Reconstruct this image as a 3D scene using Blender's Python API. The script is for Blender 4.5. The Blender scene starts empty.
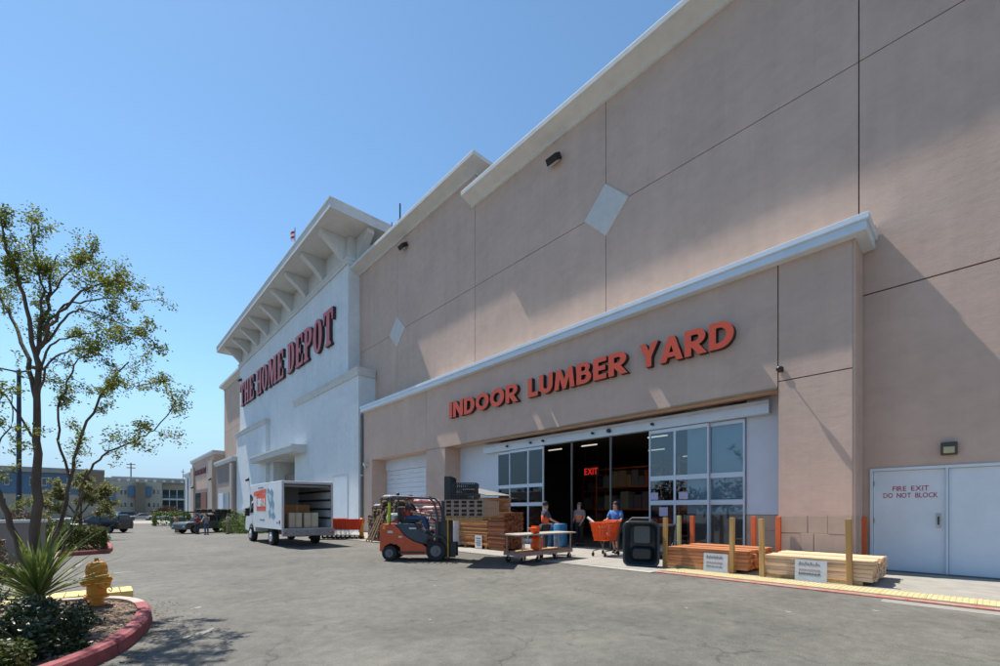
import bpy, math, random
from mathutils import Vector, Matrix, Euler
random.seed(7)
R = math.radians
S = bpy.context.scene
COL = S.collection

# ------------------------------------------------------------------ camera, world, sun, exposure
cam_d = bpy.data.cameras.new('camera'); cam = bpy.data.objects.new('camera', cam_d); COL.objects.link(cam)
cam_d.lens = 16.0; cam_d.sensor_width = 36.0; cam_d.shift_y = 0.176
cam_d.clip_start = 0.05; cam_d.clip_end = 3000
cam.location = (0, 0, 1.6); cam.rotation_euler = (R(90), 0, -math.atan(405 / 444.4))
S.camera = cam
S.render.resolution_x, S.render.resolution_y = 1024, 682

SUN = Vector((-0.101, 0.555, 1.0)).normalized()            # towards the sun
EL = math.asin(SUN.z); AZ = math.atan2(SUN.x, SUN.y)
W = bpy.data.worlds.new('World'); S.world = W; W.use_nodes = True
wn = W.node_tree; wn.nodes.clear()
sky = wn.nodes.new('ShaderNodeTexSky'); sky.sky_type = 'NISHITA'; sky.sun_disc = False
sky.sun_elevation = EL; sky.sun_rotation = AZ; sky.altitude = 0
sky.air_density = 1.0; sky.dust_density = 0.08; sky.ozone_density = 2.2
bg = wn.nodes.new('ShaderNodeBackground'); bg.inputs['Strength'].default_value = 0.12
wo = wn.nodes.new('ShaderNodeOutputWorld')
tcw = wn.nodes.new('ShaderNodeTexCoord'); sxz = wn.nodes.new('ShaderNodeSeparateXYZ'); wn.links.new(tcw.outputs['Generated'], sxz.inputs[0])
hz = wn.nodes.new('ShaderNodeMapRange'); hz.interpolation_type = 'SMOOTHSTEP'
hz.inputs['From Min'].default_value = 0.0; hz.inputs['From Max'].default_value = 0.30; hz.inputs['To Min'].default_value = 1.0; hz.inputs['To Max'].default_value = 0.0
wn.links.new(sxz.outputs['Z'], hz.inputs[0])
hm = wn.nodes.new('ShaderNodeMix'); hm.data_type = 'RGBA'; hm.inputs[7].default_value = (2.55, 3.70, 4.95, 1)      # pale blue low sky
tn = wn.nodes.new('ShaderNodeMix'); tn.data_type = 'RGBA'; tn.blend_type = 'MULTIPLY'; tn.inputs[0].default_value = 1.0; tn.inputs[7].default_value = (0.86, 1.02, 1.02, 1)
wn.links.new(sky.outputs[0], tn.inputs[6]); wn.links.new(tn.outputs[2], hm.inputs[6]); wn.links.new(hz.outputs[0], hm.inputs[0])
wn.links.new(hm.outputs[2], bg.inputs[0]); wn.links.new(bg.outputs[0], wo.inputs[0])
sl = bpy.data.lights.new('sun', 'SUN'); sl.energy = 5.0; sl.angle = R(0.53); sl.color = (1.0, 0.95, 0.87)
so = bpy.data.objects.new('sun', sl); COL.objects.link(so)
so.rotation_euler = SUN.to_track_quat('Z', 'Y').to_euler(); so.location = (-10, 40, 60)
S.view_settings.view_transform = 'Standard'; S.view_settings.look = 'None'
S.view_settings.exposure = 0.54; S.view_settings.gamma = 1.0

# ------------------------------------------------------------------ materials
MC = {}
def mat(name, col, rough=0.7, metal=0.0, var=0.12, scale=2.0, bump=0.0, bscale=30.0, stretch=(1, 1, 1), col2=None,
        spec=0.5, emit=None, estr=1.0, detail=5):
    if name in MC: return MC[name]
    m = bpy.data.materials.new(name); m.use_nodes = True; nt = m.node_tree; N = nt.nodes; Lk = nt.links
    b = N['Principled BSDF']; b.inputs['Roughness'].default_value = rough; b.inputs['Metallic'].default_value = metal
    b.inputs['Specular IOR Level'].default_value = spec
    tc = N.new('ShaderNodeTexCoord'); mp = N.new('ShaderNodeMapping'); mp.inputs['Scale'].default_value = stretch
    Lk.new(tc.outputs['Object'], mp.inputs[0])
    n = N.new('ShaderNodeTexNoise'); n.inputs['Scale'].default_value = scale; n.inputs['Detail'].default_value = detail
    n.inputs['Roughness'].default_value = 0.62; Lk.new(mp.outputs[0], n.inputs['Vector'])
    r = N.new('ShaderNodeValToRGB')
    c2 = col2 or tuple(min(1, c * (1 + var)) for c in col)
    c1 = col if col2 else tuple(c * (1 - var) for c in col)
    r.color_ramp.elements[0].position = 0.32; r.color_ramp.elements[0].color = (*c1, 1)
    r.color_ramp.elements[1].position = 0.68; r.color_ramp.elements[1].color = (*c2, 1)
    Lk.new(n.outputs['Fac'], r.inputs[0]); Lk.new(r.outputs[0], b.inputs['Base Color'])
    if bump:
        n2 = N.new('ShaderNodeTexNoise'); n2.inputs['Scale'].default_value = bscale; n2.inputs['Detail'].default_value = 4
        Lk.new(mp.outputs[0], n2.inputs['Vector'])
        bp = N.new('ShaderNodeBump'); bp.inputs['Strength'].default_value = bump; bp.inputs['Distance'].default_value = 0.02
        Lk.new(n2.outputs['Fac'], bp.inputs['Height']); Lk.new(bp.outputs[0], b.inputs['Normal'])
    if emit:
        b.inputs['Emission Color'].default_value = (*emit, 1); b.inputs['Emission Strength'].default_value = estr
    MC[name] = m; return m

def mat_island(name, cols, rough=0.6, trans=0.0, spec=0.3):
    """leaf, board or bag colours that differ from piece to piece of the mesh"""
    if name in MC: return MC[name]
    m = bpy.data.materials.new(name); m.use_nodes = True; nt = m.node_tree; N = nt.nodes; Lk = nt.links
    b = N['Principled BSDF']; b.inputs['Roughness'].default_value = rough; b.inputs['Specular IOR Level'].default_value = spec
    g = N.new('ShaderNodeNewGeometry'); r = N.new('ShaderNodeValToRGB'); r.color_ramp.interpolation = 'LINEAR'
    els = r.color_ramp.elements
    els[0].color = (*cols[0], 1); els[1].color = (*cols[-1], 1)
    for i, c in enumerate(cols[1:-1]): e = els.new((i + 1) / (len(cols) - 1)); e.color = (*c, 1)
    Lk.new(g.outputs['Random Per Island'], r.inputs[0]); Lk.new(r.outputs[0], b.inputs['Base Color'])
    if trans:
        t = N.new('ShaderNodeBsdfTranslucent'); mx = N.new('ShaderNodeMixShader'); mx.inputs[0].default_value = trans
        Lk.new(r.outputs[0], t.inputs[0]); Lk.new(b.outputs[0], mx.inputs[1]); Lk.new(t.outputs[0], mx.inputs[2])
        Lk.new(mx.outputs[0], N['Material Output'].inputs[0])
    MC[name] = m; return m

def mat_wood(name, c1, c2, axis='Y', rough=0.7, objvar=0.25):
    """long grain along one axis, each piece its own tone"""
    if name in MC: return MC[name]
    m = bpy.data.materials.new(name); m.use_nodes = True; nt = m.node_tree; N = nt.nodes; Lk = nt.links
    b = N['Principled BSDF']; b.inputs['Roughness'].default_value = rough; b.inputs['Specular IOR Level'].default_value = 0.25
    tc = N.new('ShaderNodeTexCoord'); mp = N.new('ShaderNodeMapping')
    sc = {'X': (1.2, 26, 26), 'Y': (26, 1.2, 26), 'Z': (26, 26, 1.2)}[axis]; mp.inputs['Scale'].default_value = sc
    oi = N.new('ShaderNodeObjectInfo'); ad = N.new('ShaderNodeVectorMath'); ad.operation = 'ADD'
    ml = N.new('ShaderNodeMath'); ml.operation = 'MULTIPLY'; ml.inputs[1].default_value = 17.0
    Lk.new(oi.outputs['Random'], ml.inputs[0]); Lk.new(tc.outputs['Object'], ad.inputs[0]); Lk.new(ml.outputs[0], ad.inputs[1])
    Lk.new(ad.outputs[0], mp.inputs[0])
    n = N.new('ShaderNodeTexNoise'); n.inputs['Scale'].default_value = 1.0; n.inputs['Detail'].default_value = 6; n.inputs['Distortion'].default_value = 0.6
    Lk.new(mp.outputs[0], n.inputs['Vector'])
    r = N.new('ShaderNodeValToRGB'); r.color_ramp.elements[0].position = 0.3; r.color_ramp.elements[1].position = 0.7
    r.color_ramp.elements[0].color = (*c1, 1); r.color_ramp.elements[1].color = (*c2, 1); Lk.new(n.outputs['Fac'], r.inputs[0])
    h = N.new('ShaderNodeHueSaturation'); Lk.new(r.outputs[0], h.inputs['Color'])
    v = N.new('ShaderNodeMapRange'); v.inputs['To Min'].default_value = 1 - objvar; v.inputs['To Max'].default_value = 1 + objvar
    Lk.new(oi.outputs['Random'], v.inputs['Value']); Lk.new(v.outputs[0], h.inputs['Value']); Lk.new(h.outputs[0], b.inputs['Base Color'])
    bp = N.new('ShaderNodeBump'); bp.inputs['Strength'].default_value = 0.25; bp.inputs['Distance'].default_value = 0.01
    Lk.new(n.outputs['Fac'], bp.inputs['Height']); Lk.new(bp.outputs[0], b.inputs['Normal'])
    MC[name] = m; return m

def mat_stucco(name, col, dark=0.91, streak=0.07):
    """rough rendered wall: broad blotches, rain streaks, trowel relief"""
    if name in MC: return MC[name]
    m = bpy.data.materials.new(name); m.use_nodes = True; nt = m.node_tree; N = nt.nodes; Lk = nt.links
    b = N['Principled BSDF']; b.inputs['Roughness'].default_value = 0.9; b.inputs['Specular IOR Level'].default_value = 0.15
    g = N.new('ShaderNodeNewGeometry')
    def noise(sc, stretch=(1, 1, 1), det=5, rg=0.6):
        mp = N.new('ShaderNodeMapping'); mp.inputs['Scale'].default_value = stretch; Lk.new(g.outputs['Position'], mp.inputs[0])
        n = N.new('ShaderNodeTexNoise'); n.inputs['Scale'].default_value = sc; n.inputs['Detail'].default_value = det
        n.inputs['Roughness'].default_value = rg; Lk.new(mp.outputs[0], n.inputs['Vector']); return n.outputs['Fac']
    def ramp(src, p0, p1, v0, v1):
        r = N.new('ShaderNodeMapRange'); r.inputs['From Min'].default_value = p0; r.inputs['From Max'].default_value = p1
        r.inputs['To Min'].default_value = v0; r.inputs['To Max'].default_value = v1; Lk.new(src, r.inputs[0]); return r.outputs[0]
    a = ramp(noise(0.45), 0.35, 0.65, dark, 1.0)
    s = ramp(noise(1.0, (2.2, 2.2, 0.10), 4), 0.35, 0.7, 1.0, 1.0 - streak)
    f = ramp(noise(2.2, (1, 1, 1.6), 9, 0.72), 0.3, 0.7, 0.93, 1.05)
    pt = ramp(noise(0.9, (1, .8, 1.5), 2, .4), 0.60, 0.62, 1.0, 0.965)
    m1 = N.new('ShaderNodeMath'); m1.operation = 'MULTIPLY'; Lk.new(a, m1.inputs[0]); Lk.new(s, m1.inputs[1])
    m0 = N.new('ShaderNodeMath'); m0.operation = 'MULTIPLY'; Lk.new(m1.outputs[0], m0.inputs[0]); Lk.new(pt, m0.inputs[1])
    m2 = N.new('ShaderNodeMath'); m2.operation = 'MULTIPLY'; Lk.new(m0.outputs[0], m2.inputs[0]); Lk.new(f, m2.inputs[1])
    vm = N.new('ShaderNodeVectorMath'); vm.operation = 'SCALE'; vm.inputs[0].default_value = col; Lk.new(m2.outputs[0], vm.inputs['Scale'])
    Lk.new(vm.outputs[0], b.inputs['Base Color'])
    bn = N.new('ShaderNodeMath'); bn.operation = 'ADD'
    k = N.new('ShaderNodeMath'); k.operation = 'MULTIPLY'; k.inputs[1].default_value = 0.14; Lk.new(noise(38, det=3), k.inputs[0])
    k2 = N.new('ShaderNodeMath'); k2.operation = 'MULTIPLY'; k2.inputs[1].default_value = 1.3; Lk.new(noise(2.6, (1, .7, 2.2), 4, .7), k2.inputs[0])
    Lk.new(k.outputs[0], bn.inputs[0]); Lk.new(k2.outputs[0], bn.inputs[1])
    bp = N.new('ShaderNodeBump'); bp.inputs['Strength'].default_value = 0.30; bp.inputs['Distance'].default_value = 0.012
    Lk.new(bn.outputs[0], bp.inputs['Height']); Lk.new(bp.outputs[0], b.inputs['Normal'])
    MC[name] = m; return m

def mat_asphalt():
    m = bpy.data.materials.new('asphalt'); m.use_nodes = True; nt = m.node_tree; N = nt.nodes; Lk = nt.links
    b = N['Principled BSDF']; b.inputs['Roughness'].default_value = 0.88; b.inputs['Specular IOR Level'].default_value = 0.25
    g = N.new('ShaderNodeNewGeometry')
    def noise(sc, stretch=(1, 1, 1), det=5, rg=0.6, dist=0.0):
        mp = N.new('ShaderNodeMapping'); mp.inputs['Scale'].default_value = stretch; Lk.new(g.outputs['Position'], mp.inputs[0])
        n = N.new('ShaderNodeTexNoise'); n.inputs['Scale'].default_value = sc; n.inputs['Detail'].default_value = det
        n.inputs['Roughness'].default_value = rg; n.inputs['Distortion'].default_value = dist
        Lk.new(mp.outputs[0], n.inputs['Vector']); return n.outputs['Fac']
    def rng(src, a, c, v0, v1):
        r = N.new('ShaderNodeMapRange'); r.inputs['From Min'].default_value = a; r.inputs['From Max'].default_value = c
        r.inputs['To Min'].default_value = v0; r.inputs['To Max'].default_value = v1; Lk.new(src, r.inputs[0]); return r.outputs[0]
    def mul(a, c):
        x = N.new('ShaderNodeMath'); x.operation = 'MULTIPLY'; Lk.new(a, x.inputs[0]); Lk.new(c, x.inputs[1]); return x.outputs[0]
    v = rng(noise(0.13, det=4), .35, .65, .84, 1.12)
    v = mul(v, rng(noise(0.7, det=8, rg=.72, dist=.5), .35, .68, .80, 1.14))
    v = mul(v, rng(noise(5.0, det=8, rg=.8), .3, .7, .72, 1.26))
    v = mul(v, rng(noise(60.0, det=3, rg=.8), .3, .7, .60, 1.40))
    # long thin tyre smears and dark drips
    v = mul(v, rng(noise(.9, (.35, 1.6, 1), 6, .7, 1.2), .60, .72, 1.0, .80))
    v = mul(v, rng(noise(2.3, det=6, rg=.6, dist=.8), .62, .70, 1.0, .72))
    # cracks
    vo = N.new('ShaderNodeTexVoronoi'); vo.feature = 'DISTANCE_TO_EDGE'; vo.inputs['Scale'].default_value = 0.42
    wv = N.new('ShaderNodeVectorMath'); wv.operation = 'ADD'
    nn = N.new('ShaderNodeTexNoise'); nn.inputs['Scale'].default_value = 1.7; nn.inputs['Detail'].default_value = 5
    Lk.new(g.outputs['Position'], nn.inputs['Vector']); Lk.new(g.outputs['Position'], wv.inputs[0]); Lk.new(nn.outputs['Color'], wv.inputs[1])
    Lk.new(wv.outputs[0], vo.inputs['Vector'])
    cr = rng(vo.outputs['Distance'], 0.0, 0.010, .66, 1.0)
    cm = rng(noise(.25, det=2), .44, .50, 0, 1)
    mx = N.new('ShaderNodeMix'); mx.data_type = 'FLOAT'; mx.inputs[2].default_value = 1.0
    Lk.new(cm, mx.inputs[0]); Lk.new(cr, mx.inputs[3]); v = mul(v, mx.outputs[0])
    vm = N.new('ShaderNodeVectorMath'); vm.operation = 'SCALE'; vm.inputs[0].default_value = (.146, .139, .122); Lk.new(v, vm.inputs['Scale'])
    # pale chalky scuffs
    sc = rng(noise(.55, (1, 1.3, 1), 8, .66, .8), .63, .72, 0, .45)
    mc = N.new('ShaderNodeMix'); mc.data_type = 'RGBA'; mc.inputs[7].default_value = (.24, .225, .195, 1)
    Lk.new(sc, mc.inputs[0]); Lk.new(vm.outputs[0], mc.inputs[6]); Lk.new(mc.outputs[2], b.inputs['Base Color'])
    bp = N.new('ShaderNodeBump'); bp.inputs['Strength'].default_value = .5; bp.inputs['Distance'].default_value = .008
    Lk.new(noise(110, det=3), bp.inputs['Height']); Lk.new(bp.outputs[0], b.inputs['Normal'])
    MC['asphalt'] = m; return m

def mat_glass(name='door_glass', tint=(.80, .86, .88), refl=1.0):
    if name in MC: return MC[name]
    m = bpy.data.materials.new(name); m.use_nodes = True; nt = m.node_tree; N = nt.nodes; Lk = nt.links
    N.remove(N['Principled BSDF'])
    t = N.new('ShaderNodeBsdfTransparent'); t.inputs[0].default_value = (*tint, 1)
    g = N.new('ShaderNodeBsdfGlossy'); g.inputs['Roughness'].default_value = 0.01; g.inputs[0].default_value = (.85, .92, 1, 1)
    fr = N.new('ShaderNodeFresnel'); fr.inputs[0].default_value = 1.5
    ml = N.new('ShaderNodeMath'); ml.operation = 'MULTIPLY_ADD'; ml.inputs[1].default_value = 1.7 * refl; ml.inputs[2].default_value = 0.03
    ml.use_clamp = True
    mx = N.new('ShaderNodeMixShader'); Lk.new(fr.outputs[0], ml.inputs[0]); Lk.new(ml.outputs[0], mx.inputs[0])
    Lk.new(t.outputs[0], mx.inputs[1]); Lk.new(g.outputs[0], mx.inputs[2]); Lk.new(mx.outputs[0], N['Material Output'].inputs[0])
    MC[name] = m; return m

TAN = mat_stucco('tan_stucco', (.595, .438, .356)); TANL = mat_stucco('tan_stucco_light', (.50, .42, .36))
TAND = mat_stucco('brown_stucco', (.30, .25, .225))
WHT = mat_stucco('white_stucco', (.72, .76, .78), .93, .06); CORN = mat_stucco('cornice_paint', (.63, .635, .62), .93, .06)
BLOCK = mat_stucco('block_face', (.50, .385, .305), .88, .08)
GAP = mat('joint_backing', (.26, .20, .17)); FLASH = mat('metal_flashing', (.55, .55, .53), .45, .3)  # brown backing that shows in the panel joints
DOORW = mat('white_door_paint', (.62, .67, .73), .5, var=.06, scale=1.2); ALU = mat('painted_aluminium', (.56, .63, .71), .35, .2, var=.05)
DARK = mat('black_plastic', (.018, .019, .022), .45); BLK = mat('black_metal', (.02, .02, .022), .5, .4)
RUB = mat('tyre_rubber', (.022, .022, .023), .85, bump=.2); STEEL = mat('steel', (.42, .42, .42), .35, .9, var=.2)
ORG = mat('orange_plastic', (.90, .115, .012), .4, var=.08); ORGS = mat('orange_sign_face', (.54, .052, .010), .45, var=.05)
PINKS = mat('sky_tinted_sign_face', (.56, .085, .08), .5, var=.06)  # pink of the reflected sky is put into this letter colour
YEL = mat('yellow_paint', (.75, .42, .035), .5, var=.18, scale=9, bump=.15)
CONC = mat('concrete', (.30, .28, .245), .9, var=.14, scale=2.2, bump=.25, bscale=60)
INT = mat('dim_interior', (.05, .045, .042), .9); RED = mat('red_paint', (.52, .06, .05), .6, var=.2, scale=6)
GLASS = mat_glass(refl=.6); CARGL = mat('car_glass', (.015, .018, .022), .06, spec=.8)
SKIN = mat('skin', (.45, .25, .17), .55, var=.06); HAIR = mat('dark_hair', (.02, .013, .01), .7); DEN = mat('blue_denim', (.05, .09, .19), .85)
CARD = mat('cardboard', (.42, .28, .16), .85, var=.12)

# ------------------------------------------------------------------ mesh helpers
class MB:
    def __init__(s): s.v = []; s.f = []; s.mi = []; s.cur = 0
    def face(s, *ids): s.f.append(tuple(ids)); s.mi.append(s.cur)
    def box(s, x0, x1, y0, y1, z0, z1, M=None):
        n = len(s.v); x0, x1 = min(x0, x1), max(x0, x1); y0, y1 = min(y0, y1), max(y0, y1); z0, z1 = min(z0, z1), max(z0, z1)
        P = [(x0, y0, z0), (x1, y0, z0), (x1, y1, z0), (x0, y1, z0), (x0, y0, z1), (x1, y0, z1), (x1, y1, z1), (x0, y1, z1)]
        if M is not None: P = [tuple(M @ Vector(p)) for p in P]
        s.v += P
        for a in ((0, 3, 2, 1), (4, 5, 6, 7), (0, 1, 5, 4), (1, 2, 6, 5), (2, 3, 7, 6), (3, 0, 4, 7)): s.face(*[n + i for i in a])
        return s
    def tube(s, pts, r, n=8, cap=True, M=None):
        """tube through pts with radius r or list of radii"""
        pts = [Vector(p) for p in pts]; rs = r if isinstance(r, (list, tuple)) else [r] * len(pts); b0 = len(s.v); ref = None
        for i, p in enumerate(pts):
            d = (pts[min(i + 1, len(pts) - 1)] - pts[max(i - 1, 0)]).normalized()
            if ref is None or abs(ref.dot(d)) > .95: ref = Vector((0, 0, 1)) if abs(d.z) < .9 else Vector((1, 0, 0))
            u = d.cross(ref).normalized(); w = d.cross(u).normalized(); ref = -w.cross(d).cross(d) if False else ref
            for k in range(n):
                a = 2 * math.pi * k / n; q = p + (u * math.cos(a) + w * math.sin(a)) * rs[i]
                s.v.append(tuple(M @ q) if M is not None else tuple(q))
        for i in range(len(pts) - 1):
            for k in range(n): a = b0 + i * n + k; c = b0 + i * n + (k + 1) % n; s.face(a, a + n, c + n, c)
        if cap:
            s.face(*[b0 + k for k in range(n)]); s.face(*[b0 + (len(pts) - 1) * n + k for k in reversed(range(n))])
        return s
    def prism(s, poly, y0, y1, ax='Y', M=None, taper=None):
        """poly in the two other axes, extruded along ax"""
        n = len(poly); b = len(s.v)
        for t, y in ((0, y0), (1, y1)):
            for (a, c) in poly:
                p = {'Y': (a, y, c), 'X': (y, a, c), 'Z': (a, c, y)}[ax]
                s.v.append(tuple(M @ Vector(p)) if M is not None else p)
        s.face(*[b + i for i in range(n)]); s.face(*[b + n + i for i in reversed(range(n))])
        for i in range(n): j = (i + 1) % n; s.face(b + i, b + n + i, b + n + j, b + j)
        return s
    def lathe(s, prof, n=16, c=(0, 0, 0), M=None):
        b = len(s.v); c = Vector(c)
        for (r, z) in prof:
            for k in range(n):
                a = 2 * math.pi * k / n; q = Vector((r * math.cos(a), r * math.sin(a), z))
                if M is not None: q = M @ q
                s.v.append(tuple(q + c))
        for i in range(len(prof) - 1):
            for k in range(n): a = b + i * n + k; d = b + i * n + (k + 1) % n; s.face(a, d, d + n, a + n)
        s.face(*[b + k for k in reversed(range(n))]); s.face(*[b + (len(prof) - 1) * n + k for k in range(n)])
        return s
    def wheel(s, c, r, w, axis='X', n=20, hub=.55):
        M = {'X': Matrix.Rotation(R(90), 3, 'Y'), 'Y': Matrix.Rotation(R(90), 3, 'X')}[axis]
        return s.lathe([(r * hub, -w / 2 + .01), (r * .94, -w / 2), (r, -w * .3), (r, w * .3), (r * .94, w / 2), (r * hub, w / 2 - .01)], n, c, M)
    def sweep(s, prof, path):
        """prof: (outward offset, z); path: list of (x, y) run with outward on the LEFT side"""
        P = [Vector((p[0], p[1])) for p in path]; n = len(prof); b = len(s.v)
        for i, p in enumerate(P):
            ns = []
            if i > 0: d = (P[i] - P[i - 1]).normalized(); ns.append(Vector((-d.y, d.x)))
            if i < len(P) - 1: d = (P[i + 1] - P[i]).normalized(); ns.append(Vector((-d.y, d.x)))
            if len(ns) == 2: m = (ns[0] + ns[1]); m = m / max(.2, m.dot(ns[0]))
            else: m = ns[0]
            for (o, z) in prof: q = p + m * o; s.v.append((q.x, q.y, z))
        for i in range(len(P) - 1):
            for k in range(n): a = b + i * n + k; c = b + i * n + (k + 1) % n; s.face(a, c, c + n, a + n)
        s.face(*[b + k for k in reversed(range(n))]); s.face(*[b + (len(P) - 1) * n + k for k in range(n)])
        return s
    def build(s, name, m, parent=None, smooth=False, bevel=0, world=False, kind=None):
        vs = s.v
        if world and parent is not None:
            L = parent.location; vs = [(a - L.x, b - L.y, c - L.z) for a, b, c in vs]
        me = bpy.data.meshes.new(name); me.from_pydata(vs, [], s.f); ms = m if isinstance(m, (list, tuple)) else [m]
        for q in ms: me.materials.append(q)
        if len(ms) > 1: me.polygons.foreach_set('material_index', s.mi)
        if smooth: me.polygons.foreach_set('use_smooth', [True] * len(me.polygons))
        me.update(); o = bpy.data.objects.new(name, me); COL.objects.link(o)
        if parent is not None: o.parent = parent
        if bevel:
            bm = o.modifiers.new('bevel', 'BEVEL'); bm.width = bevel; bm.segments = 2; bm.limit_method = 'ANGLE'
        if kind: o['kind'] = kind
        return o
def tag(o, label, cat, group=None, kind=None):
    o['label'] = label; o['category'] = cat
    if group: o['group'] = group
    if kind: o['kind'] = kind
    return o
def thing(name, label, cat, loc=(0, 0, 0), rz=0, group=None):
    o = bpy.data.objects.new(name, None); COL.objects.link(o); o.location = loc; o.rotation_euler = (0, 0, rz)
    o.empty_display_size = .2
    return tag(o, label, cat, group)
def struct(o): o['kind'] = 'structure'; return o
KIDS = {}
def copy_tree(src, parent=None):
    c = src.copy(); COL.objects.link(c)
    if parent is not None: c.parent = parent
    for ch in [k for k in bpy.data.objects if k.parent == src] if src not in KIDS else KIDS[src]: copy_tree(ch, c)
    return c
def shared(me_obj, parent=None, loc=(0, 0, 0), rot=(0, 0, 0), name=None, scale=None):
    o = bpy.data.objects.new(name or me_obj.name.split('.')[0], me_obj.data); COL.objects.link(o); o.location = loc; o.rotation_euler = rot
    if scale: o.scale = scale
    if parent is not None: o.parent = parent
    return o

# flat writing turned into solid letters; frame x/y/z axes given as a 3x3
WALLF = Matrix(((0, 0, -1), (-1, 0, 0), (0, 1, 0)))     # text right = -Y, up = +Z, faces -X
def letter_mesh(ch, depth, bold, mats):
    cu = bpy.data.curves.new('t', 'FONT'); cu.body = ch; cu.extrude = depth / 2; cu.offset = bold; cu.size = 1.0
    o = bpy.data.objects.new('t', cu); COL.objects.link(o); bpy.context.view_layer.update()
    me = bpy.data.meshes.new_from_object(o.evaluated_get(bpy.context.evaluated_depsgraph_get()))
    bpy.data.objects.remove(o)
    for q in mats: me.materials.append(q)
    return me
def fit_letter(me, x, w, h, x0=None):
    xs = [v.co.x for v in me.vertices]; ys = [v.co.y for v in me.vertices]
    sx = w / (max(xs) - min(xs)); sy = h / (max(ys) - min(ys)); mx, my = min(xs), min(ys)
    for v in me.vertices: v.co.x = (v.co.x - mx) * sx + x; v.co.y = (v.co.y - my) * sy
def write_row(text, origin, width, h, depth, bold, mats, parent, frame=WALLF, gap=.12, space=.6, name='letter', condense=1.0, glyphs=None, shear=0.0):
    """letters spread over `width` from origin; every letter its own object"""
    items = []
    for ch in text:
        if ch == ' ': items.append((None, space)); continue
        me = glyphs(ch, depth, mats) if glyphs else letter_mesh(ch, depth, bold, mats)
        xs = [v.co.x for v in me.vertices]; ys = [v.co.y for v in me.vertices]
        items.append((me, (max(xs) - min(xs)) / (max(ys) - min(ys))))
    tot = sum(a for m_, a in items) + gap * (len(items) - 1); k = width / tot; x = 0; out = []
    for me, a in items:
        if me is not None:
            fit_letter(me, x, a * k, h)
            if shear:
                for v in me.vertices: v.co.x += v.co.y * shear
            if len(mats) > 1:
                for p in me.polygons: p.material_index = 0 if p.normal.z > .5 else 1
            for v in me.vertices: v.co = Vector(origin) + frame @ (v.co + Vector((0, 0, depth / 2)))
            L = parent.location
            for v in me.vertices: v.co -= L
            me.update()
            me.name = name; o = bpy.data.objects.new(name, me); COL.objects.link(o); o.parent = parent; out.append(o)
        x += (a + gap) * k
    return out

# ------------------------------------------------------------------ ground, pavement
def gz(y):      # the car park falls away gently beyond the entrance tower
    t_ = max(0.0, min(1.0, (y - 26) / 26)); return -.75 * t_ * t_ * (3 - 2 * t_)
YR = [-200, 0, 26] + [26 + 2 * i for i in range(1, 14)] + [90, 160, 600]
def ground_strip(x0s, x1s, rows, dz, name, m_, side=0):
    mb = MB()
    for x0, x1, y in zip(x0s, x1s, rows): mb.v += [(x0, y, gz(y) + dz), (x1, y, gz(y) + dz), (x0, y, gz(y) - .3), (x1, y, gz(y) - .3)]
    for i in range(len(rows) - 1): a = 4 * i; mb.face(a, a + 1, a + 5, a + 4); mb.face(a, a + 4, a + 6, a + 2); mb.face(a + 1, a + 3, a + 7, a + 5)
    return struct(mb.build(name, m_))
ground_strip([-420] * len(YR), [420] * len(YR), YR, 0, 'asphalt_road', mat_asphalt())
m = MB()
rows = [-14, 5.6, 9, 14, 20, 24, 26, 30, 34, 38, 44, 52, 60, 104]; xl = [10.64, 10.64, 10.15, 10.0, 9.9, 9.4, 9.35, 9.3, 9.25, 9.2, 9.4, 9.7, 10.0, 13.0]
ground_strip(xl, [16] * len(rows), rows, .03, 'sidewalk', CONC)
m = MB().prism([(10.36, -14), (10.632, -14), (10.632, 5.65), (10.40, 5.65)], -.1, .026, 'Z')
struct(m.build('red_kerb_strip', mat('worn_red_kerb', (.40, .10, .075), .85, scale=5, col2=(.36, .27, .22), bump=.3)))
YT = mat('tactile_yellow', (.52, .39, .14), .75, scale=7, col2=(.56, .50, .32), bump=.2)
m = MB().box(0, .60, 0, .602, 0, .012)
for i in range(8):
    for j in range(8):
        cx, cy = .0375 + i * .075, .0375 + j * .075; n = len(m.v)
        m.v += [(cx - .024, cy - .024, .012), (cx + .024, cy - .024, .012), (cx + .024, cy + .024, .012), (cx - .024, cy + .024, .012),
                (cx - .013, cy - .013, .024), (cx + .013, cy - .013, .024), (cx + .013, cy + .013, .024), (cx - .013, cy + .013, .024)]
        for a in ((4, 5, 6, 7), (0, 1, 5, 4), (1, 2, 6, 5), (2, 3, 7, 6), (3, 0, 4, 7)): m.face(*[n + q for q in a])
swk = bpy.data.objects['sidewalk']
t0 = m.build('tactile_tile', YT, swk); t0.location = (10.66, 5.0, .033)
for i in range(1, 26): shared(t0, swk, (10.66, 5.0 - .61 * i, .033))
# pale patched concrete at the kerb, left end of the tiles
struct(MB().prism([(10.2, 5.66), (10.66, 5.66), (10.62, 13.5), (10.0, 13.5)], -.1, .022, 'Z').build('concrete_kerb', mat('pale_concrete', (.37, .34, .29), .9, var=.15, scale=4, bump=.3)))

# ------------------------------------------------------------------ the store building
st = thing('store_building', 'long tan and white warehouse store with a white entrance tower and lumber yard doorway', 'store', (14.9, 18, 0))
def part(mb, name, m_, label=None, parent=None, **k):
    o = mb.build(name, m_, parent or st, world=(parent is None), **k)
    if label: o['label'] = label
    return o
g_ = .014
ycut = [-22.2, -14.04, -5.88, 2.29, 10.15, 18.3, 26.5, 33.0]
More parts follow.
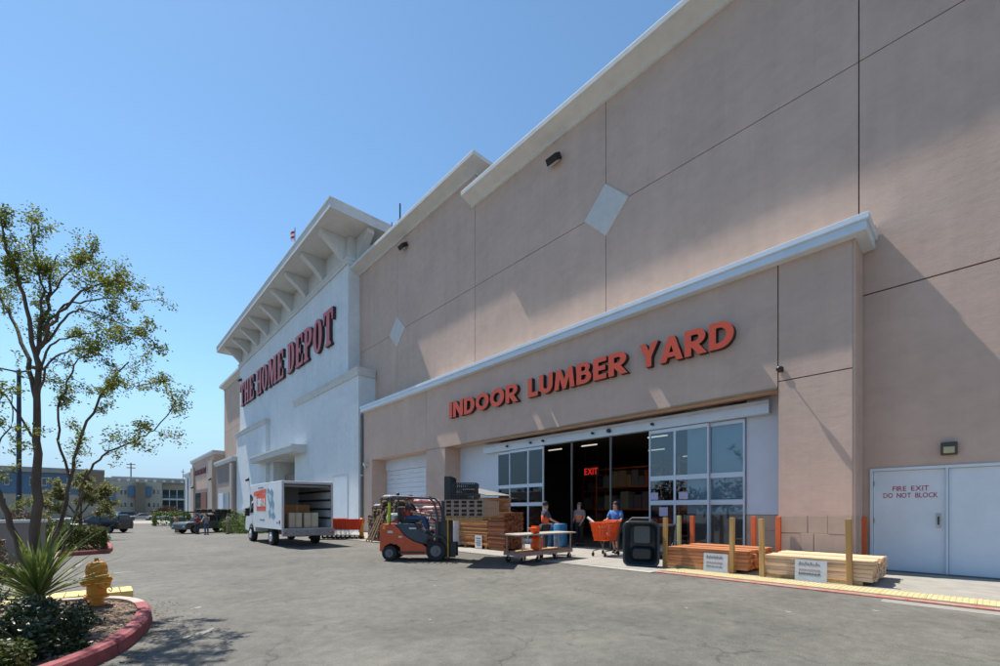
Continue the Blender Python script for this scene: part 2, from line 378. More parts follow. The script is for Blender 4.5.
# upper wall panels, each a precast slab
def panel(y0, y1, z0, z1, x=14.9, t=.2, m_=TAN, name='wall_panel'):
    return part(MB().box(x, x + t, y0 + g_, y1 - g_, z0 + g_, z1 - g_), name, m_)
for i in range(7):
    y0, y1 = ycut[i], ycut[i + 1]; near = y1 <= 18.3
    ztop = 17.85 if near else 19.5
    panel(y0, y1, 13.4, ztop)
    if y0 >= 2.2: panel(y0, y1, 5.0, 13.4)
    else:
        panel(y0, y1, 7.2, 13.4)
        if y0 < -6: panel(y0, y1, 0, 7.2)
# panel with the fire doors cut out, in pieces butted together
panel(-5.88, -.80, 0, 7.2); 
part(MB().box(14.9, 15.1, -.822, 2.267, 2.64, 7.178), 'wall_panel', TAN)
part(MB().box(14.9, 15.1, 2.06, 2.267, .03, 2.638), 'wall_panel', TAN)
# body behind
m = MB(); m.box(15.11, 44, -22.2, 18.28, 5.2, 17.8); m.box(15.11, 44, 18.29, 80, 7.5, 19.45); m.box(15.11, 44, -22.2, 2.2, 2.9, 5.19)
m.box(15.11, 44, -22.2, -1.0, 0, 2.89); m.box(33, 44, -.99, 80, 0, 5.19); m.box(15.11, 32.9, 21.4, 80, 0, 5.19)
part(m, 'building_core', GAP)
# the gable end (towards the camera side) and the far tan wing beyond the tower
part(MB().box(14.95, 44, -22.4, -22.21, 0, 17.8), 'end_wall', TAN)
for (a, b) in ((65.8, 72.8), (72.8, 80.2)): panel(a, b, 7.6, 13.4); panel(a, b, 13.4, 20.4)
part(MB().box(15.11, 26, 65.8, 80.15, 7.6, 20.35), 'end_wall', TANL)
part(MB().sweep([(0, 20.0), (.1, 20.0), (.1, 20.15), (.55, 20.4), (.6, 20.4), (.6, 20.75), (0, 20.8)], [(14.9, 65.8), (14.9, 80.2), (26, 80.2)]), 'cornice', CORN)
# cornices of the upper wall
def cprof(z, w=.77, h=.5): return [(0.001, z), (.10, z), (.10, z + .07), (.2, z + .12), (w - .1, z + h * .55), (w, z + h * .6), (w, z + h), (w - .03, z + h + .05), (0.001, z + h + .07)]
part(MB().sweep(cprof(17.66), [(14.9, -22.3), (14.9, 18.55)]), 'cornice', CORN)
part(MB().sweep(cprof(19.28), [(20, 18.3), (14.9, 18.3), (14.9, 33)]), 'cornice', CORN)
part(MB().box(14.86, 15.1, 18.29, 18.5, 17.9, 19.4), 'parapet_end', TAN)
# diamond medallions
DIA = mat('medallion_tile', (.56, .54, .51), .8, scale=3, var=.06)
for cy, cz in ((10.15, 13.4), (26.5, 13.4)):
    part(MB().prism([(cy - 1.02, cz), (cy, cz + 1.02), (cy + 1.02, cz), (cy, cz - 1.02)], 14.86, 14.925, 'X'), 'diamond_medallion', DIA)
# --- entrance bay
BX = 13.87
def bpanel(y0, y1, z0, z1, m_=TAN, name='bay_panel', x=BX, t=.16): return part(MB().box(x, x + t, y0, y1, z0, z1), name, m_)
bpanel(2.26, 3.865, 5.115, 8.32); bpanel(2.26, 3.865, 1.43, 5.085)
bpanel(3.895, 21.44, 4.95, 8.32); bpanel(21.465, 29.34, 4.95, 8.32)
bpanel(19.6, 21.44, .03, 4.948); bpanel(28.1, 29.34, .03, 4.948)
m = MB(); m.box(BX + .161, 14.88, 2.262, 29.33, 4.953, 8.3); m.box(BX + .161, 14.88, 2.262, 3.86, .03, 4.952)
m.box(BX + .161, 15.2, 19.602, 21.43, .03, 4.952); m.box(BX + .161, 15.2, 28.102, 29.33, .03, 4.952)
part(m, 'bay_core', TAN)
part(MB().box(BX + .02, 14.85, 2.2, 2.259, .03, 8.3), 'bay_side', TAN)
# block wainscot at the foot of the right pier
bi = 0
ys = [2.255, 2.93, 3.40, 3.87]
for r_ in range(3):
    off = [0, .18, -.12][r_]
    yy = [2.255, 2.255 + .62 + off, 3.25 + off * .5, 3.89]
    for k in range(3):
        zz0 = .03 + r_ * .465; a, b = yy[k] + (.004 if k else 0), yy[k + 1] - .004
        part(MB().box(BX - .022 - .004 * ((r_ + k) % 3), BX + .15, a, b, zz0 + .003, zz0 + .462), 'block', BLOCK, bevel=.006)
        if k == 0: part(MB().box(BX + .1, 14.3, 2.185, 2.2, zz0 + .006, zz0 + .459), 'block', BLOCK)
# bay cornice: two-step metal coping with a front return
bp = [(0.001, 8.29), (.24, 8.31), (.255, 8.33), (.245, 8.52), (.29, 8.53), (.30, 8.55), (.30, 8.68), (.27, 8.70), (0.001, 8.73)]
part(MB().sweep(bp, [(14.88, 2.2), (13.87, 2.2), (13.87, 29.36)]), 'coping', mat('white_coping', (.60, .67, .74), .35, var=.04, scale=2), 'white metal coping over the doorway bay')
part(MB().box(13.9, 14.88, 2.25, 29.3, 8.33, 8.7), 'bay_roof', mat('roof_membrane', (.82, .80, .76), .8))
part(MB().box(14.62, 14.88, 1.93, 2.08, 8.55, 8.85), 'coping_end_cap', FLASH)
# thin brown strip along the lintel, painting in sunlight bounced onto its edge
part(MB().box(BX - .012, BX + .16, 3.9, 21.4, 4.90, 4.948), 'lintel_bounce_strip', mat('painted_bounce_light', (.30, .22, .13), .6))
# --- white infill walls, garage door, sliding doors
WINF = mat('white_infill', (.57, .64, .72), .7, var=.05, scale=1.0)
part(MB().box(14.9, 15.05, 3.862, 5.02, 1.43, 4.97), 'infill_wall', WINF)
for k in range(3): part(MB().box(14.885, 15.04, 3.862, 5.02, .03 + k * .465, .488 + k * .465), 'block', BLOCK)
part(MB().box(14.9, 15.05, 16.46, 19.6, .03, 4.97), 'infill_wall', WINF)
part(MB().box(14.9, 15.05, 21.43, 28.1, 4.2, 4.97), 'infill_wall', WINF)
gd = part(MB().box(15.02, 15.06, 21.43, 28.1, .03, 4.2), 'roller_door', DOORW)
for k in range(14):
    sl_ = MB().box(-.03, .0, -3.33, 3.33, .012, .286).build('door_slat', DOORW, gd); sl_.location = (15.018 - 14.9, 24.765 - 18, .03 + k * .297)
HX = 14.62
hd = part(MB().box(HX, 14.88, 4.33, 17.3, 4.42, 4.82), 'door_header', ALU, 'pale blue grey door track header')
part(MB().box(HX - .012, HX - .001, 4.33, 17.3, 4.70, 4.73), 'header_trim', FLASH)
for y in (15.5, 13.95, 13.2, 10.55, 9.8, 8.0):
    part(MB().tube([(HX - .10, y, 4.60), (HX + .02, y, 4.60)], .05 if y != 9.8 else .075, 10), 'motion_sensor', DARK)
def door_leaf(y0, y1, x, cols, label=None):
    """aluminium sliding leaf with glass; cols = inner mullion positions"""
    fr = MB(); w = .055
    ys_ = [y0] + cols + [y1]
    for y in ys_:
        ww = .05 if y in (y0, y1) else .035
        fr.box(x, x + .06, max(y0, y - ww), min(y1, y + ww), .05, 4.40)
    for z0, z1 in ((4.28, 4.40), (2.60, 2.76), (1.74, 1.90), (.05, .22)):
        for a, b in zip(ys_[:-1], ys_[1:]): fr.box(x + .004, x + .056, a + .03, b - .03, z0, z1)
    o = part(fr, 'sliding_door_leaf', ALU, label)
    for a, b in zip(ys_[:-1], ys_[1:]):
        for z0, z1 in ((.22, 1.74), (1.90, 2.60), (2.76, 4.28)):
            mb = MB().box(x + .026, x + .034, a + .03, b - .03, z0, z1); L = st.location
            mb.v = [(p[0] - L.x, p[1] - L.y, p[2]) for p in mb.v]
            mb.build('pane', GLASS, o)
    return o
door_leaf(13.30, 15.50, 14.72, [14.25])
door_leaf(15.45, 16.45, 14.82, [])
door_leaf(6.10, 8.20, 14.72, [7.25])
door_leaf(5.05, 6.14, 14.82, [])
for y in (11.72, 9.82): part(MB().box(14.72, 14.78, y - .035, y + .035, .03, 4.42), 'door_mullion', mat('dark_bronze', (.12, .11, .11), .4, .5))
for (a, b) in ((5.03, 6.93), (14.5, 16.45)):      # white board wall standing behind the fixed leaves
    part(MB().box(15.0, 15.08, a, b, 1.43, 4.42), 'infill_wall', WINF); part(MB().box(15.0, 15.08, a, b, .03, 1.42), 'infill_wall', TAND)
for y in (8.02, 7.66, 6.95):
    part(MB().box(14.735, 14.742, y - .16, y + .16, 1.93 if y != 7.66 else 1.35, 2.18 if y != 7.66 else 1.66), 'door_notice', mat('notice_paper', (.62, .60, .66), .6, scale=30, col2=(.25, .22, .45)))
# fire doors in their frame
fd = part(MB().box(14.86, 15.1, 2.0, 2.058, .03, 2.638), 'fire_door_frame', DOORW)
part(MB().box(14.862, 15.1, -.82, 1.998, 2.57, 2.638), 'fire_door_frame', DOORW); part(MB().box(14.862, 15.1, .622, .668, .03, 2.568), 'fire_door_frame', ALU)
d1 = part(MB().box(14.93, 15.0, .672, 1.995, .05, 2.565), 'fire_door', DOORW, 'white fire door with red lettering', bevel=.006)
d2 = part(MB().box(14.93, 15.0, -.815, .618, .05, 2.565), 'fire_door', DOORW, 'plain white fire door leaf', bevel=.006)
hh = MB().box(-.03, 0, -.04, .04, -.17, .17).build('door_handle', STEEL, d1, bevel=.008); hh.location = (.028, .79 - 18, 1.32)
for (dd, yy) in ((d1, 1.98), (d2, -.80)):
    for z in (.35, 1.3, 2.25):
        hg = MB().tube([(0, 0, -.06), (0, 0, .06)], .014, 6).build('hinge', STEEL, dd); hg.location = (.022, yy - 18, z)
part(MB().box(14.80, 14.925, -.82, 2.0, .03, .052), 'threshold', mat('dark_threshold', (.10, .10, .10), .7))
hp = MB().tube([(-.06, 0, -.1), (-.06, 0, .1)], .014, 8).build('door_handle', DARK, d1); hp.location = (.028, .79 - 18, 1.32)
fs = thing('fire_exit_lettering', 'red stencilled fire exit warning painted on the left white door leaf', 'sign', (14.93, 1.3, 2.0))
REDL = mat('dark_red_lettering', (.36, .02, .045), .6)
write_row('FIRE EXIT', (14.93, 1.62, 2.05), .66, .12, .004, .008, [REDL], fs)
write_row('DO NOT BLOCK', (14.93, 1.80, 1.88), 1.00, .12, .004, .008, [REDL], fs)
# store inside
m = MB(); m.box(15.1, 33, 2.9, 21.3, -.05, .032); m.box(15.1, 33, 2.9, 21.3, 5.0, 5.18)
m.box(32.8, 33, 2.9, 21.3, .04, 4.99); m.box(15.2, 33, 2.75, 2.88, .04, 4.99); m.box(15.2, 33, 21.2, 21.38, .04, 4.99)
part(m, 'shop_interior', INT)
EXTUBE = mat('lamp_tube', (.8, .8, .8), emit=(1, .93, .8), estr=.40)
for x in (18.0, 22.0, 26.0):
    for y in ((9.2, 12.8, 15.0) if x == 18.0 else (8.6, 11.4)): part(MB().box(x, x + .07, y, y + .9, 4.72, 4.77), 'lamp_or_fill_strip', EXTUBE)
HID = mat('unseen_fill_tube', (.8, .8, .8), emit=(1, .90, .74), estr=5)  # added strips, out of view above the header, to brighten the interior
for x in (15.9, 16.7):
    for y in (6.0, 8.4, 10.8, 13.2): part(MB().box(x, x + .12, y, y + 1.2, 4.90, 4.96), 'lamp_or_fill_strip', HID)
ex = thing('exit_sign', 'glowing red exit sign hanging inside the dark doorway', 'sign', (19.5, 14.2, 3.6))
MB().box(0, .06, -.5, .5, -.24, .24).build('sign_body', DARK, ex)
write_row('EXIT', (19.49, 14.62, 3.43), .84, .34, .02, .02, [mat('exit_red', (.6, .02, .02), emit=(1, .03, .02), estr=.30)], ex)
MB().tube([(.03, -.4, .24), (.03, -.4, 1.4)], .012, 6).build('hanger', BLK, ex); MB().tube([(.03, .4, .24), (.03, .4, 1.4)], .012, 6).build('hanger', BLK, ex)
ST = mat_island('shelf_stock', [(.30, .06, .03), (.10, .10, .12), (.32, .26, .18), (.05, .12, .22), (.28, .27, .25), (.35, .18, .05)])
for i, (x, y0, y1) in enumerate(((21.0, 4.0, 7.6), (21.4, 9.2, 10.3), (22.5, 11.8, 16.0), (26.5, 4.0, 20.0))):
    sh = thing('shelf_rack', ['orange steel rack of stock seen behind the right sliding door', 'narrow steel rack of stock seen inside the doorway under the lights',
               'steel rack of stock seen inside the doorway below the red exit sign', 'long dim rack of stock at the back of the shop'][i], 'shelf', (x, y0, 0.032))
    f_ = MB()
    for yy in (0, y1 - y0):
        for xx in (0, 1.0): f_.box(xx - .04, xx + .04, yy - .04, yy + .04, 0, 4.2)
    for z in (.2, 1.5, 2.8, 3.9): f_.box(.05, .95, .05, y1 - y0 - .05, z, z + .08)
    f_.build('rack_frame', mat('orange_steel', (.45, .09, .02), .5), sh)
    b_ = MB()
    for z in (.28, 1.58, 2.88):
        y = .1
        while y < y1 - y0 - .5:
            w = random.uniform(.3, .7); h = random.uniform(.4, 1.0); b_.box(.1, .85, y, y + w * .92, z + .005, z + h); y += w
    o = b_.build('stock', ST, sh); o['kind'] = 'stuff'

# --- the white entrance tower
TX = 13.98
m = MB()
m.box(TX, 22, 32.2, 42.7, -1, 20.1); m.box(TX, 22, 51.0, 65.7, -1, 20.1); m.box(TX, 22, 42.7, 51.0, 6.6, 20.1)
m.v = m.v; part(m, 'tower_wall', WHT, 'white rendered tower wall')
part(MB().box(16.2, 16.4, 42.7, 51, -1, 6.6), 'recess_wall', TANL, 'beige wall inside the tower entrance')
part(MB().box(16.1, 16.2, 44.2, 49.6, -.6, 2.9), 'entrance_door', GLASS)
def block(y0, y1, z1, nm='tower_side_block'):
    part(MB().box(13.6, 13.979, y0, y1, -1, z1), nm, WHT)
    part(MB().sweep([(0.001, z1 - .45), (.10, z1 - .45), (.10, z1 - .1), (.18, z1 - .02), (.18, z1 + .1), (0, z1 + .12)], [(14.85, y0), (13.6, y0), (13.6, y1), (13.97, y1)]), 'block_cap', CORN)
    part(MB().box(13.62, 13.97, y0 + .02, y1 - .02, z1 + .001, z1 + .08), 'block_roof', CORN)
block(29.6, 43.0, 11.4); part(MB().box(13.98, 14.89, 29.6, 32.19, .02, 11.4), 'tower_side_block', WHT)
block(52.4, 65.7, 11.25)
part(MB().box(13.99, 14.89, 29.65, 32.15, 11.41, 11.49), 'block_roof', CORN)
# canopy over the entrance
part(MB().sweep([(0, 6.55), (.04, 6.55), (.04, 6.95), (.12, 7.05), (.12, 7.2), (0, 7.22)], [(13.97, 40.1), (12.5, 40.1), (12.5, 54.1), (13.97, 54.1)]), 'canopy_fascia', CORN)
part(MB().box(12.51, 13.59, 40.12, 54.08, 6.56, 7.18), 'canopy', CORN)
part(MB().box(13.57, 13.599, 31.4, 33.9, -.1, 4.0), 'service_door', DOORW, 'tall pale door flush in the tower base')
part(MB().box(13.58, 13.61, 31.28, 31.38, .05, 4.1), 'door_trim', FLASH); part(MB().box(13.58, 13.61, 33.92, 34.02, .05, 4.1), 'door_trim', FLASH); part(MB().box(13.58, 13.61, 31.28, 34.02, 4.11, 4.2), 'door_trim', FLASH)
for y in (54.2, 57.6): part(MB().box(13.575, 13.599, y, y + 1.3, .05, 3.3), 'side_window', CARGL)
# frieze, eave and brackets
part(MB().sweep([(0.001, 19.9), (.12, 19.9), (.12, 20.15), (.2, 20.2), (.2, 20.35), (0, 20.4)], [(21.5, 32.2), (13.98, 32.2), (13.98, 65.7), (21.5, 65.7)]), 'frieze_moulding', CORN)
part(MB().box(14.03, 21.9, 32.25, 65.65, 20.11, 22.1), 'frieze_wall', CORN)
part(MB().box(11.80, 24.1, 30.02, 67.88, 22.1, 22.42), 'eave', CORN)
part(MB().sweep([(0.001, 22.05), (.05, 22.05), (.05, 22.62), (.09, 22.66), (.09, 22.76), (0, 22.78)], [(24, 30.02), (11.8, 30.02), (11.8, 67.88), (24, 67.88)]), 'eave_fascia', CORN)
part(MB().box(11.85, 24, 30.05, 67.85, 22.43, 22.74), 'tower_roof', FLASH)
bpz = [(0, 20.42), (-.22, 20.42), (-.34, 20.62), (-.9, 21.15), (-1.6, 21.68), (-1.85, 21.80), (-1.9, 22.09), (0, 22.09)]
bm0 = None
for i in range(9):
    y = 33.0 + i * 4.0
    if i == 0:
        mb = MB().prism(bpz, -.28, .28, 'Y'); bm0 = mb.build('bracket', CORN, st)
        bm0.location = (14.03 - 14.9, y - 18, 0)
    else: shared(bm0, st, (14.03 - 14.9, y - 18, 0))
for x in (14.9, 18.6): shared(bm0, st, (x - 14.9, 32.25 - 18, 0), (0, 0, R(90)))
# --- small shops continuing beyond the tower
def shop(y0, y1, x0, z1, m_, lab):
    o = part(MB().box(x0, 22, y0, y1, -1, z1), 'shop_front', m_, lab)
    part(MB().sweep([(0.001, z1 - .5), (.18, z1 - .45), (.3, z1 - .1), (.3, z1 + .15), (0, z1 + .2)], [(20, y0), (x0, y0), (x0, y1), (20, y1)]), 'shop_cornice', CORN)
shop(65.75, 77.0, 13.3, 8.3, TAND, 'low brown shop front beside the white tower')
shop(80.2, 101.5, 13.6, 10.5, TAN, 'tan shop front with a dark sign')
shop(101.6, 108.5, 13.4, 8.4, WHT, 'pale blue white end unit')
part(MB().box(13.2, 13.295, 67, 75.5, -.7, 4.6), 'shop_recess', TANL); part(MB().box(13.15, 13.199, 68.0, 71.0, -.7, 3.8), 'shop_window', CARGL); part(MB().box(13.15, 13.199, 71.6, 74.8, -.7, 3.8), 'shop_window', WINF)
part(MB().box(13.5, 13.599, 84, 97.5, -.7, 5.0), 'shop_recess', TAND); part(MB().box(13.42, 13.499, 86, 91.0, -.7, 4.4), 'shop_window', mat('red_brown_panel', (.2, .07, .05), .8)); part(MB().box(13.42, 13.499, 91.5, 96.5, -.7, 4.4), 'shop_window', CARGL)
for y0, y1 in ((80.3, 83.6), (98, 101.4)): part(MB().box(13.3, 13.599, y0, y1, -.7, 9.2), 'pilaster', TANL)
for y in (65.9, 104.5): part(MB().box(13.05, 13.29, y, y + 1.2, -.7, 7.6), 'pilaster', TANL if y < 80 else WHT)
part(MB().tube([(15.73, 27.61, 19.8), (15.73, 27.61, 22.9)], .05, 6).tube([(15.3, 28.0, 19.7), (15.3, 28.0, 21.6)], .03, 6).box(15.6, 15.86, 27.5, 27.7, 21.6, 21.75), 'roof_antenna', BLK)

# --- signs and wall lamps on the store
sg = thing('wall_sign', 'orange raised letters reading indoor lumber yard above the sliding doors', 'sign', (13.87, 11.9, 6.4))
SIDE = mat('letter_return', (.03, .02, .02), .5)
LM = [ORGS, SIDE]; o_ = (13.85,)
G_ = {
 'T': [[(.2, 0), (.8, 0), (.8, .07), (.66, .1), (.66, .9), (.8, .88), (.9, .66), (1, .66), (1, 1), (0, 1), (0, .66), (.1, .66), (.2, .88), (.34, .9), (.34, .1), (.2, .07)]],
 'H': [[(0, 0), (.45, 0), (.45, .07), (.38, .1), (.38, .45), (.62, .45), (.62, .1), (.55, .07), (.55, 0), (1, 0), (1, .07), (.93, .1), (.93, .9), (1, .93), (1, 1), (.55, 1), (.55, .93), (.62, .9), (.62, .56), (.38, .56), (.38, .9), (.45, .93), (.45, 1), (0, 1), (0, .93), (.07, .9), (.07, .1), (0, .07)]],
 'E': [[(0, 0), (1, 0), (1, .32), (.9, .32), (.78, .1), (.46, .1), (.46, .45), (.6, .45), (.64, .36), (.72, .36), (.72, .66), (.64, .66), (.6, .56), (.46, .56), (.46, .9), (.74, .9), (.86, .7), (.96, .7), (.96, 1), (0, 1), (0, .93), (.1, .9), (.1, .1), (0, .07)]],
 'M': [[(0, 0), (.26, 0), (.26, .07), (.2, .1), (.2, .72), (.44, 0), (.54, 0), (.74, .72), (.74, .1), (.68, .07), (.68, 0), (1, 0), (1, .07), (.95, .1), (.95, .9), (1, .93), (1, 1), (.68, 1), (.53, .45), (.36, 1), (0, 1), (0, .93), (.07, .9), (.07, .1), (0, .07)]],
}
def ell(cx, cy, rx, ry, a0, a1, n=14): return [(cx + rx * math.cos(R(a0 + (a1 - a0) * i / n)), cy + ry * math.sin(R(a0 + (a1 - a0) * i / n))) for i in range(n + 1)]
G_['O'] = [ell(.5, .5, .5, .5, 0, 346, 24), ell(.5, .5, .16, .40, 346, 0, 24)]
G_['D'] = [[(0, 0), (.5, 0)] + ell(.5, .5, .5, .5, -90, 90) + [(0, 1), (0, .93), (.1, .9), (.1, .1), (0, .07)], [(.44, .1), (.44, .9)] + ell(.5, .5, .15, .40, 90, -90)]
G_['P'] = [[(0, 0), (.56, 0), (.56, .07), (.44, .1), (.44, .42)] + ell(.55, .71, .45, .29, -90, 90) + [(0, 1), (0, .93), (.1, .9), (.1, .1), (0, .07)], [(.44, .52), (.44, .9)] + ell(.5, .71, .15, .19, 90, -90)]
def slab_glyph(ch, depth, mats, wx=None):
    cu = bpy.data.curves.new('g', 'CURVE'); cu.dimensions = '2D'; cu.fill_mode = 'BOTH'; cu.extrude = depth / 2
    for lp in G_[ch]:
        sp = cu.splines.new('POLY'); sp.points.add(len(lp) - 1); sp.use_cyclic_u = True
        for p, (x, y) in zip(sp.points, lp): p.co = (x * (wx or {'M': 1.0}.get(ch, .66)), y, 0, 1)
    o = bpy.data.objects.new('g', cu); COL.objects.link(o); bpy.context.view_layer.update()
    me = bpy.data.meshes.new_from_object(o.evaluated_get(bpy.context.evaluated_depsgraph_get())); bpy.data.objects.remove(o)
    for q in mats: me.materials.append(q)
    return me
G2 = {
 'I': ([[(0, 0), (.26, 0), (.26, 1), (0, 1)]], .26),
 'N': ([[(0, 0), (.25, 0), (.25, .58), (.60, 0), (.85, 0), (.85, 1), (.60, 1), (.60, .42), (.25, 1), (0, 1)]], .85),
 'D': ([[(0, 0), (.34, 0)] + ell(.36, .5, .5, .5, -90, 90) + [(0, 1)], [(.25, .22), (.25, .78)] + ell(.35, .5, .25, .28, 90, -90)], .86),
 'O': ([ell(.5, .5, .53, .53, 0, 346, 26), ell(.5, .5, .26, .28, 346, 0, 26)], 1.06),
 'R': ([[(0, 0), (.25, 0), (.25, .34), (.52, 0), (.84, 0), (.54, .39)] + ell(.44, .69, .34, .31, -60, 90) + [(0, 1)], [(.25, .55), (.25, .79)] + ell(.42, .67, .11, .12, 90, -90, 8)], .84),
 'L': ([[(0, 0), (.62, 0), (.62, .23), (.25, .23), (.25, 1), (0, 1)]], .62),
 'U': ([[(0, 1), (0, .38)] + ell(.40, .38, .40, .41, 180, 360, 16) + [(.80, 1), (.55, 1)] + ell(.40, .38, .15, .17, 360, 180, 10) + [(.25, 1)]], .80),
 'M': ([[(0, 0), (.25, 0), (.30, .55), (.46, 0), (.64, 0), (.80, .55), (.85, 0), (1.10, 0), (.98, 1), (.74, 1), (.55, .42), (.36, 1), (.12, 1)]], 1.1),
 'B': ([[(0, 0)] + ell(.40, .29, .34, .29, -90, 52, 10) + ell(.38, .745, .29, .255, -38, 90, 10) + [(0, 1)],
        [(.25, .19), (.25, .42)] + ell(.38, .305, .12, .115, 90, -90, 8), [(.25, .60), (.25, .81)] + ell(.35, .705, .10, .105, 90, -90, 8)], .74),
 'E': ([[(0, 0), (.62, 0), (.62, .22), (.25, .22), (.25, .40), (.57, .40), (.57, .61), (.25, .61), (.25, .78), (.62, .78), (.62, 1), (0, 1)]], .62),
 'Y': ([[(.29, 0), (.54, 0), (.54, .40), (.84, 1), (.56, 1), (.415, .66), (.28, 1), (0, 1), (.29, .40)]], .84),
 'A': ([[(0, 0), (.26, 0), (.32, .17), (.62, .17), (.68, 0), (.94, 0), (.60, 1), (.34, 1)], [(.385, .36), (.47, .64), (.555, .36)]], .94),
}
def heavy_glyph(ch, depth, mats):
    G_['~'] = G2[ch][0]; return slab_glyph('~', depth, mats, 1.0)
LG = dict(glyphs=heavy_glyph)
write_row('INDOOR', (13.87, 18.95, 6.33), 18.95 - 13.82, .82, .2, .045, LM, sg, gap=.09, **LG)
write_row('LUMBER', (13.87, 13.24, 6.35), 13.24 - 8.42, .80, .2, .045, LM, sg, gap=.09, **LG)
write_row('YARD', (13.87, 7.98, 6.35), 7.98 - 4.95, .80, .2, .045, LM, sg, gap=.06, **LG)
hs = thing('tower_sign', 'huge red orange slab letters across the white entrance tower', 'sign', (13.98, 49, 14.6))
write_row('THE HOME DEPOT', (13.97, 64.4, 14.6), 64.4 - 34.4, 2.85, .26, 0, [PINKS, SIDE], hs, gap=.09, space=.22, glyphs=slab_glyph)
fsg = thing('shop_sign', 'dark red lettering on the far tan shop front', 'sign', (13.28, 92, 7.6))
SQ = mat('dark_red_sign', (.12, .02, .02), .6)
y = 97.6
for i in range(7):     # letters too small to read in the photograph, set as plain blocks of their size
    h = .95; w = 1.1; mb = MB(); mb.box(-.1, 0, -w, -w + .28, 0, h); mb.box(-.1, 0, -.28, 0, 0, h); mb.box(-.1, 0, -w + .28, -.28, h - .26, h)
    if i % 2: mb.box(-.1, 0, -w + .28, -.28, .3, .52)
    o = mb.build('sign_letter', SQ, fsg); o.location = (0.31, y - 92, 0); y -= 1.55
def wall_lamp(loc, lab, s=1.0, tilt=35, kind='flood'):
    w = thing('wall_lamp', lab, 'lamp', loc)
    MB().box(-.05 * s, 0, -.12 * s, .12 * s, -.12 * s, .12 * s).build('mount', BLK, w, bevel=.01)
    Mx = Matrix.Rotation(R(-tilt), 4, 'Y')
    MB().box(-.36 * s, -.05 * s, -.22 * s, .22 * s, -.10 * s, .10 * s, M=Mx).build('lamp_housing', BLK, w, bevel=.02)
    MB().box(-.32 * s, -.10 * s, -.17 * s, .17 * s, -.125 * s, -.104 * s, M=Mx).build('lens', mat('lamp_lens', (.5, .5, .45), .2), w)
    return w
wall_lamp((14.89, 12.66, 16.9), 'black floodlight high on the tan wall above the word lumber', 1.3)
wall_lamp((14.89, 25.4, 18.7), 'black floodlight high on the tan wall close to the tower', 1.3)
wall_lamp((13.97, 64.8, 18.3), 'small black lamp on the far tan wall beyond the tower', 1.2)
for (x, y, z, l) in ((13.59, 59.5, 5.2, 'small black lamp on the tower base left of the canopy'), (13.28, 97.9, 5.6, 'tiny dark lamp on the far shop pilaster'), (13.28, 80.9, 6.3, 'tiny dark lamp at the near edge of the tan shop')):
    wall_lamp((x, y, z), l, 1.1)
w = thing('wall_lamp', 'square bronze bulkhead lamp above the white fire doors', 'lamp', (14.89, .61, 3.02))
MB().box(-.13, 0, -.14, .14, -.15, .15).build('lamp_housing', mat('bronze_lamp', (.06, .05, .04), .5), w, bevel=.02)
MB().box(-.15, -.131, -.095, .095, -.11, .04).build('lens', mat('lamp_lens_yellow', (.42, .38, .22), .3), w, bevel=.01)
w = thing('security_camera', 'black camera on a short arm at the joint right of the yard letters', 'camera', (13.86, 3.80, 5.40))
MB().box(-.04, 0, -.06, .06, -.06, .06).build('mount', BLK, w); MB().tube([(-.04, 0, 0), (-.20, -.02, 0)], .018, 6).build('arm', BLK, w)
MB().lathe([(.03, -.06), (.07, -.05), (.085, 0), (.07, .05), (.03, .06)], 12, (-.23, -.02, -.02)).build('camera_dome', DARK, w, smooth=True)
w = thing('security_camera', 'white camera bracket on the bay corner next to the tower', 'camera', (13.86, 28.7, 4.65))
MB().box(-.3, 0, -.12, .12, -.1, .1).build('camera_body', FLASH, w); MB().box(-.12, -.02, .15, .3, -.2, .12).build('mount', FLASH, w)
dp = thing('downspout', 'dark grey rain pipe in the corner between bay and tower', 'pipe', (13.8, 29.47, 0))
MB().box(-.07, .07, -.07, .07, .05, 8.2).build('pipe', mat('grey_pipe', (.16, .16, .17), .6), dp); MB().box(-.1, .1, -.1, .1, 3.9, 4.0).build('pipe_strap', FLASH, dp)
# flag on the tower roof
fl = thing('flag', 'small red and white flag flying over the tower eave', 'flag', (13.3, 42, 22.74))
MB().tube([(0, 0, 0), (0, 0, 4.2)], .04, 6).build('pole', STEEL, fl)
for k in range(4):
    mb = MB(); n = 7
    for i in range(n):
        yy = -.02 + i * .22 + 0; a = .12 * math.sin(i * 1.3); mb.v += [(a, yy, 4.1 - k * .22), (a, yy, 3.885 - k * .22)]
    for i in range(n - 1): mb.face(2 * i, 2 * i + 1, 2 * i + 3, 2 * i + 2)
    mb.build('flag_stripe', mat('flag_red', (.6, .03, .03), .8) if k % 2 == 0 else mat('flag_white', (.8, .8, .8), .8), fl)

# ================================================================== OBJECTS
WOODG = mat_wood('grey_plywood', (.30, .27, .23), (.42, .38, .32), 'X'); WOODL = mat_wood('pale_lumber', (.58, .37, .21), (.76, .54, .36), 'Y', objvar=.12)
REDW = mat_wood('redwood_boards', (.36, .13, .055), (.58, .25, .11), 'Y', objvar=.22); FENW = mat_wood('fence_boards', (.34, .14, .05), (.60, .30, .13), 'Y', objvar=.28)
POSTW = mat_wood('post_timber', (.38, .22, .08), (.52, .33, .13), 'Z', objvar=.15); PALEP = mat_wood('pale_green_post', (.52, .50, .22), (.62, .58, .30), 'Z')
ORP = mat('orange_post_paint', (.62, .12, .03), .6, var=.12, scale=6)

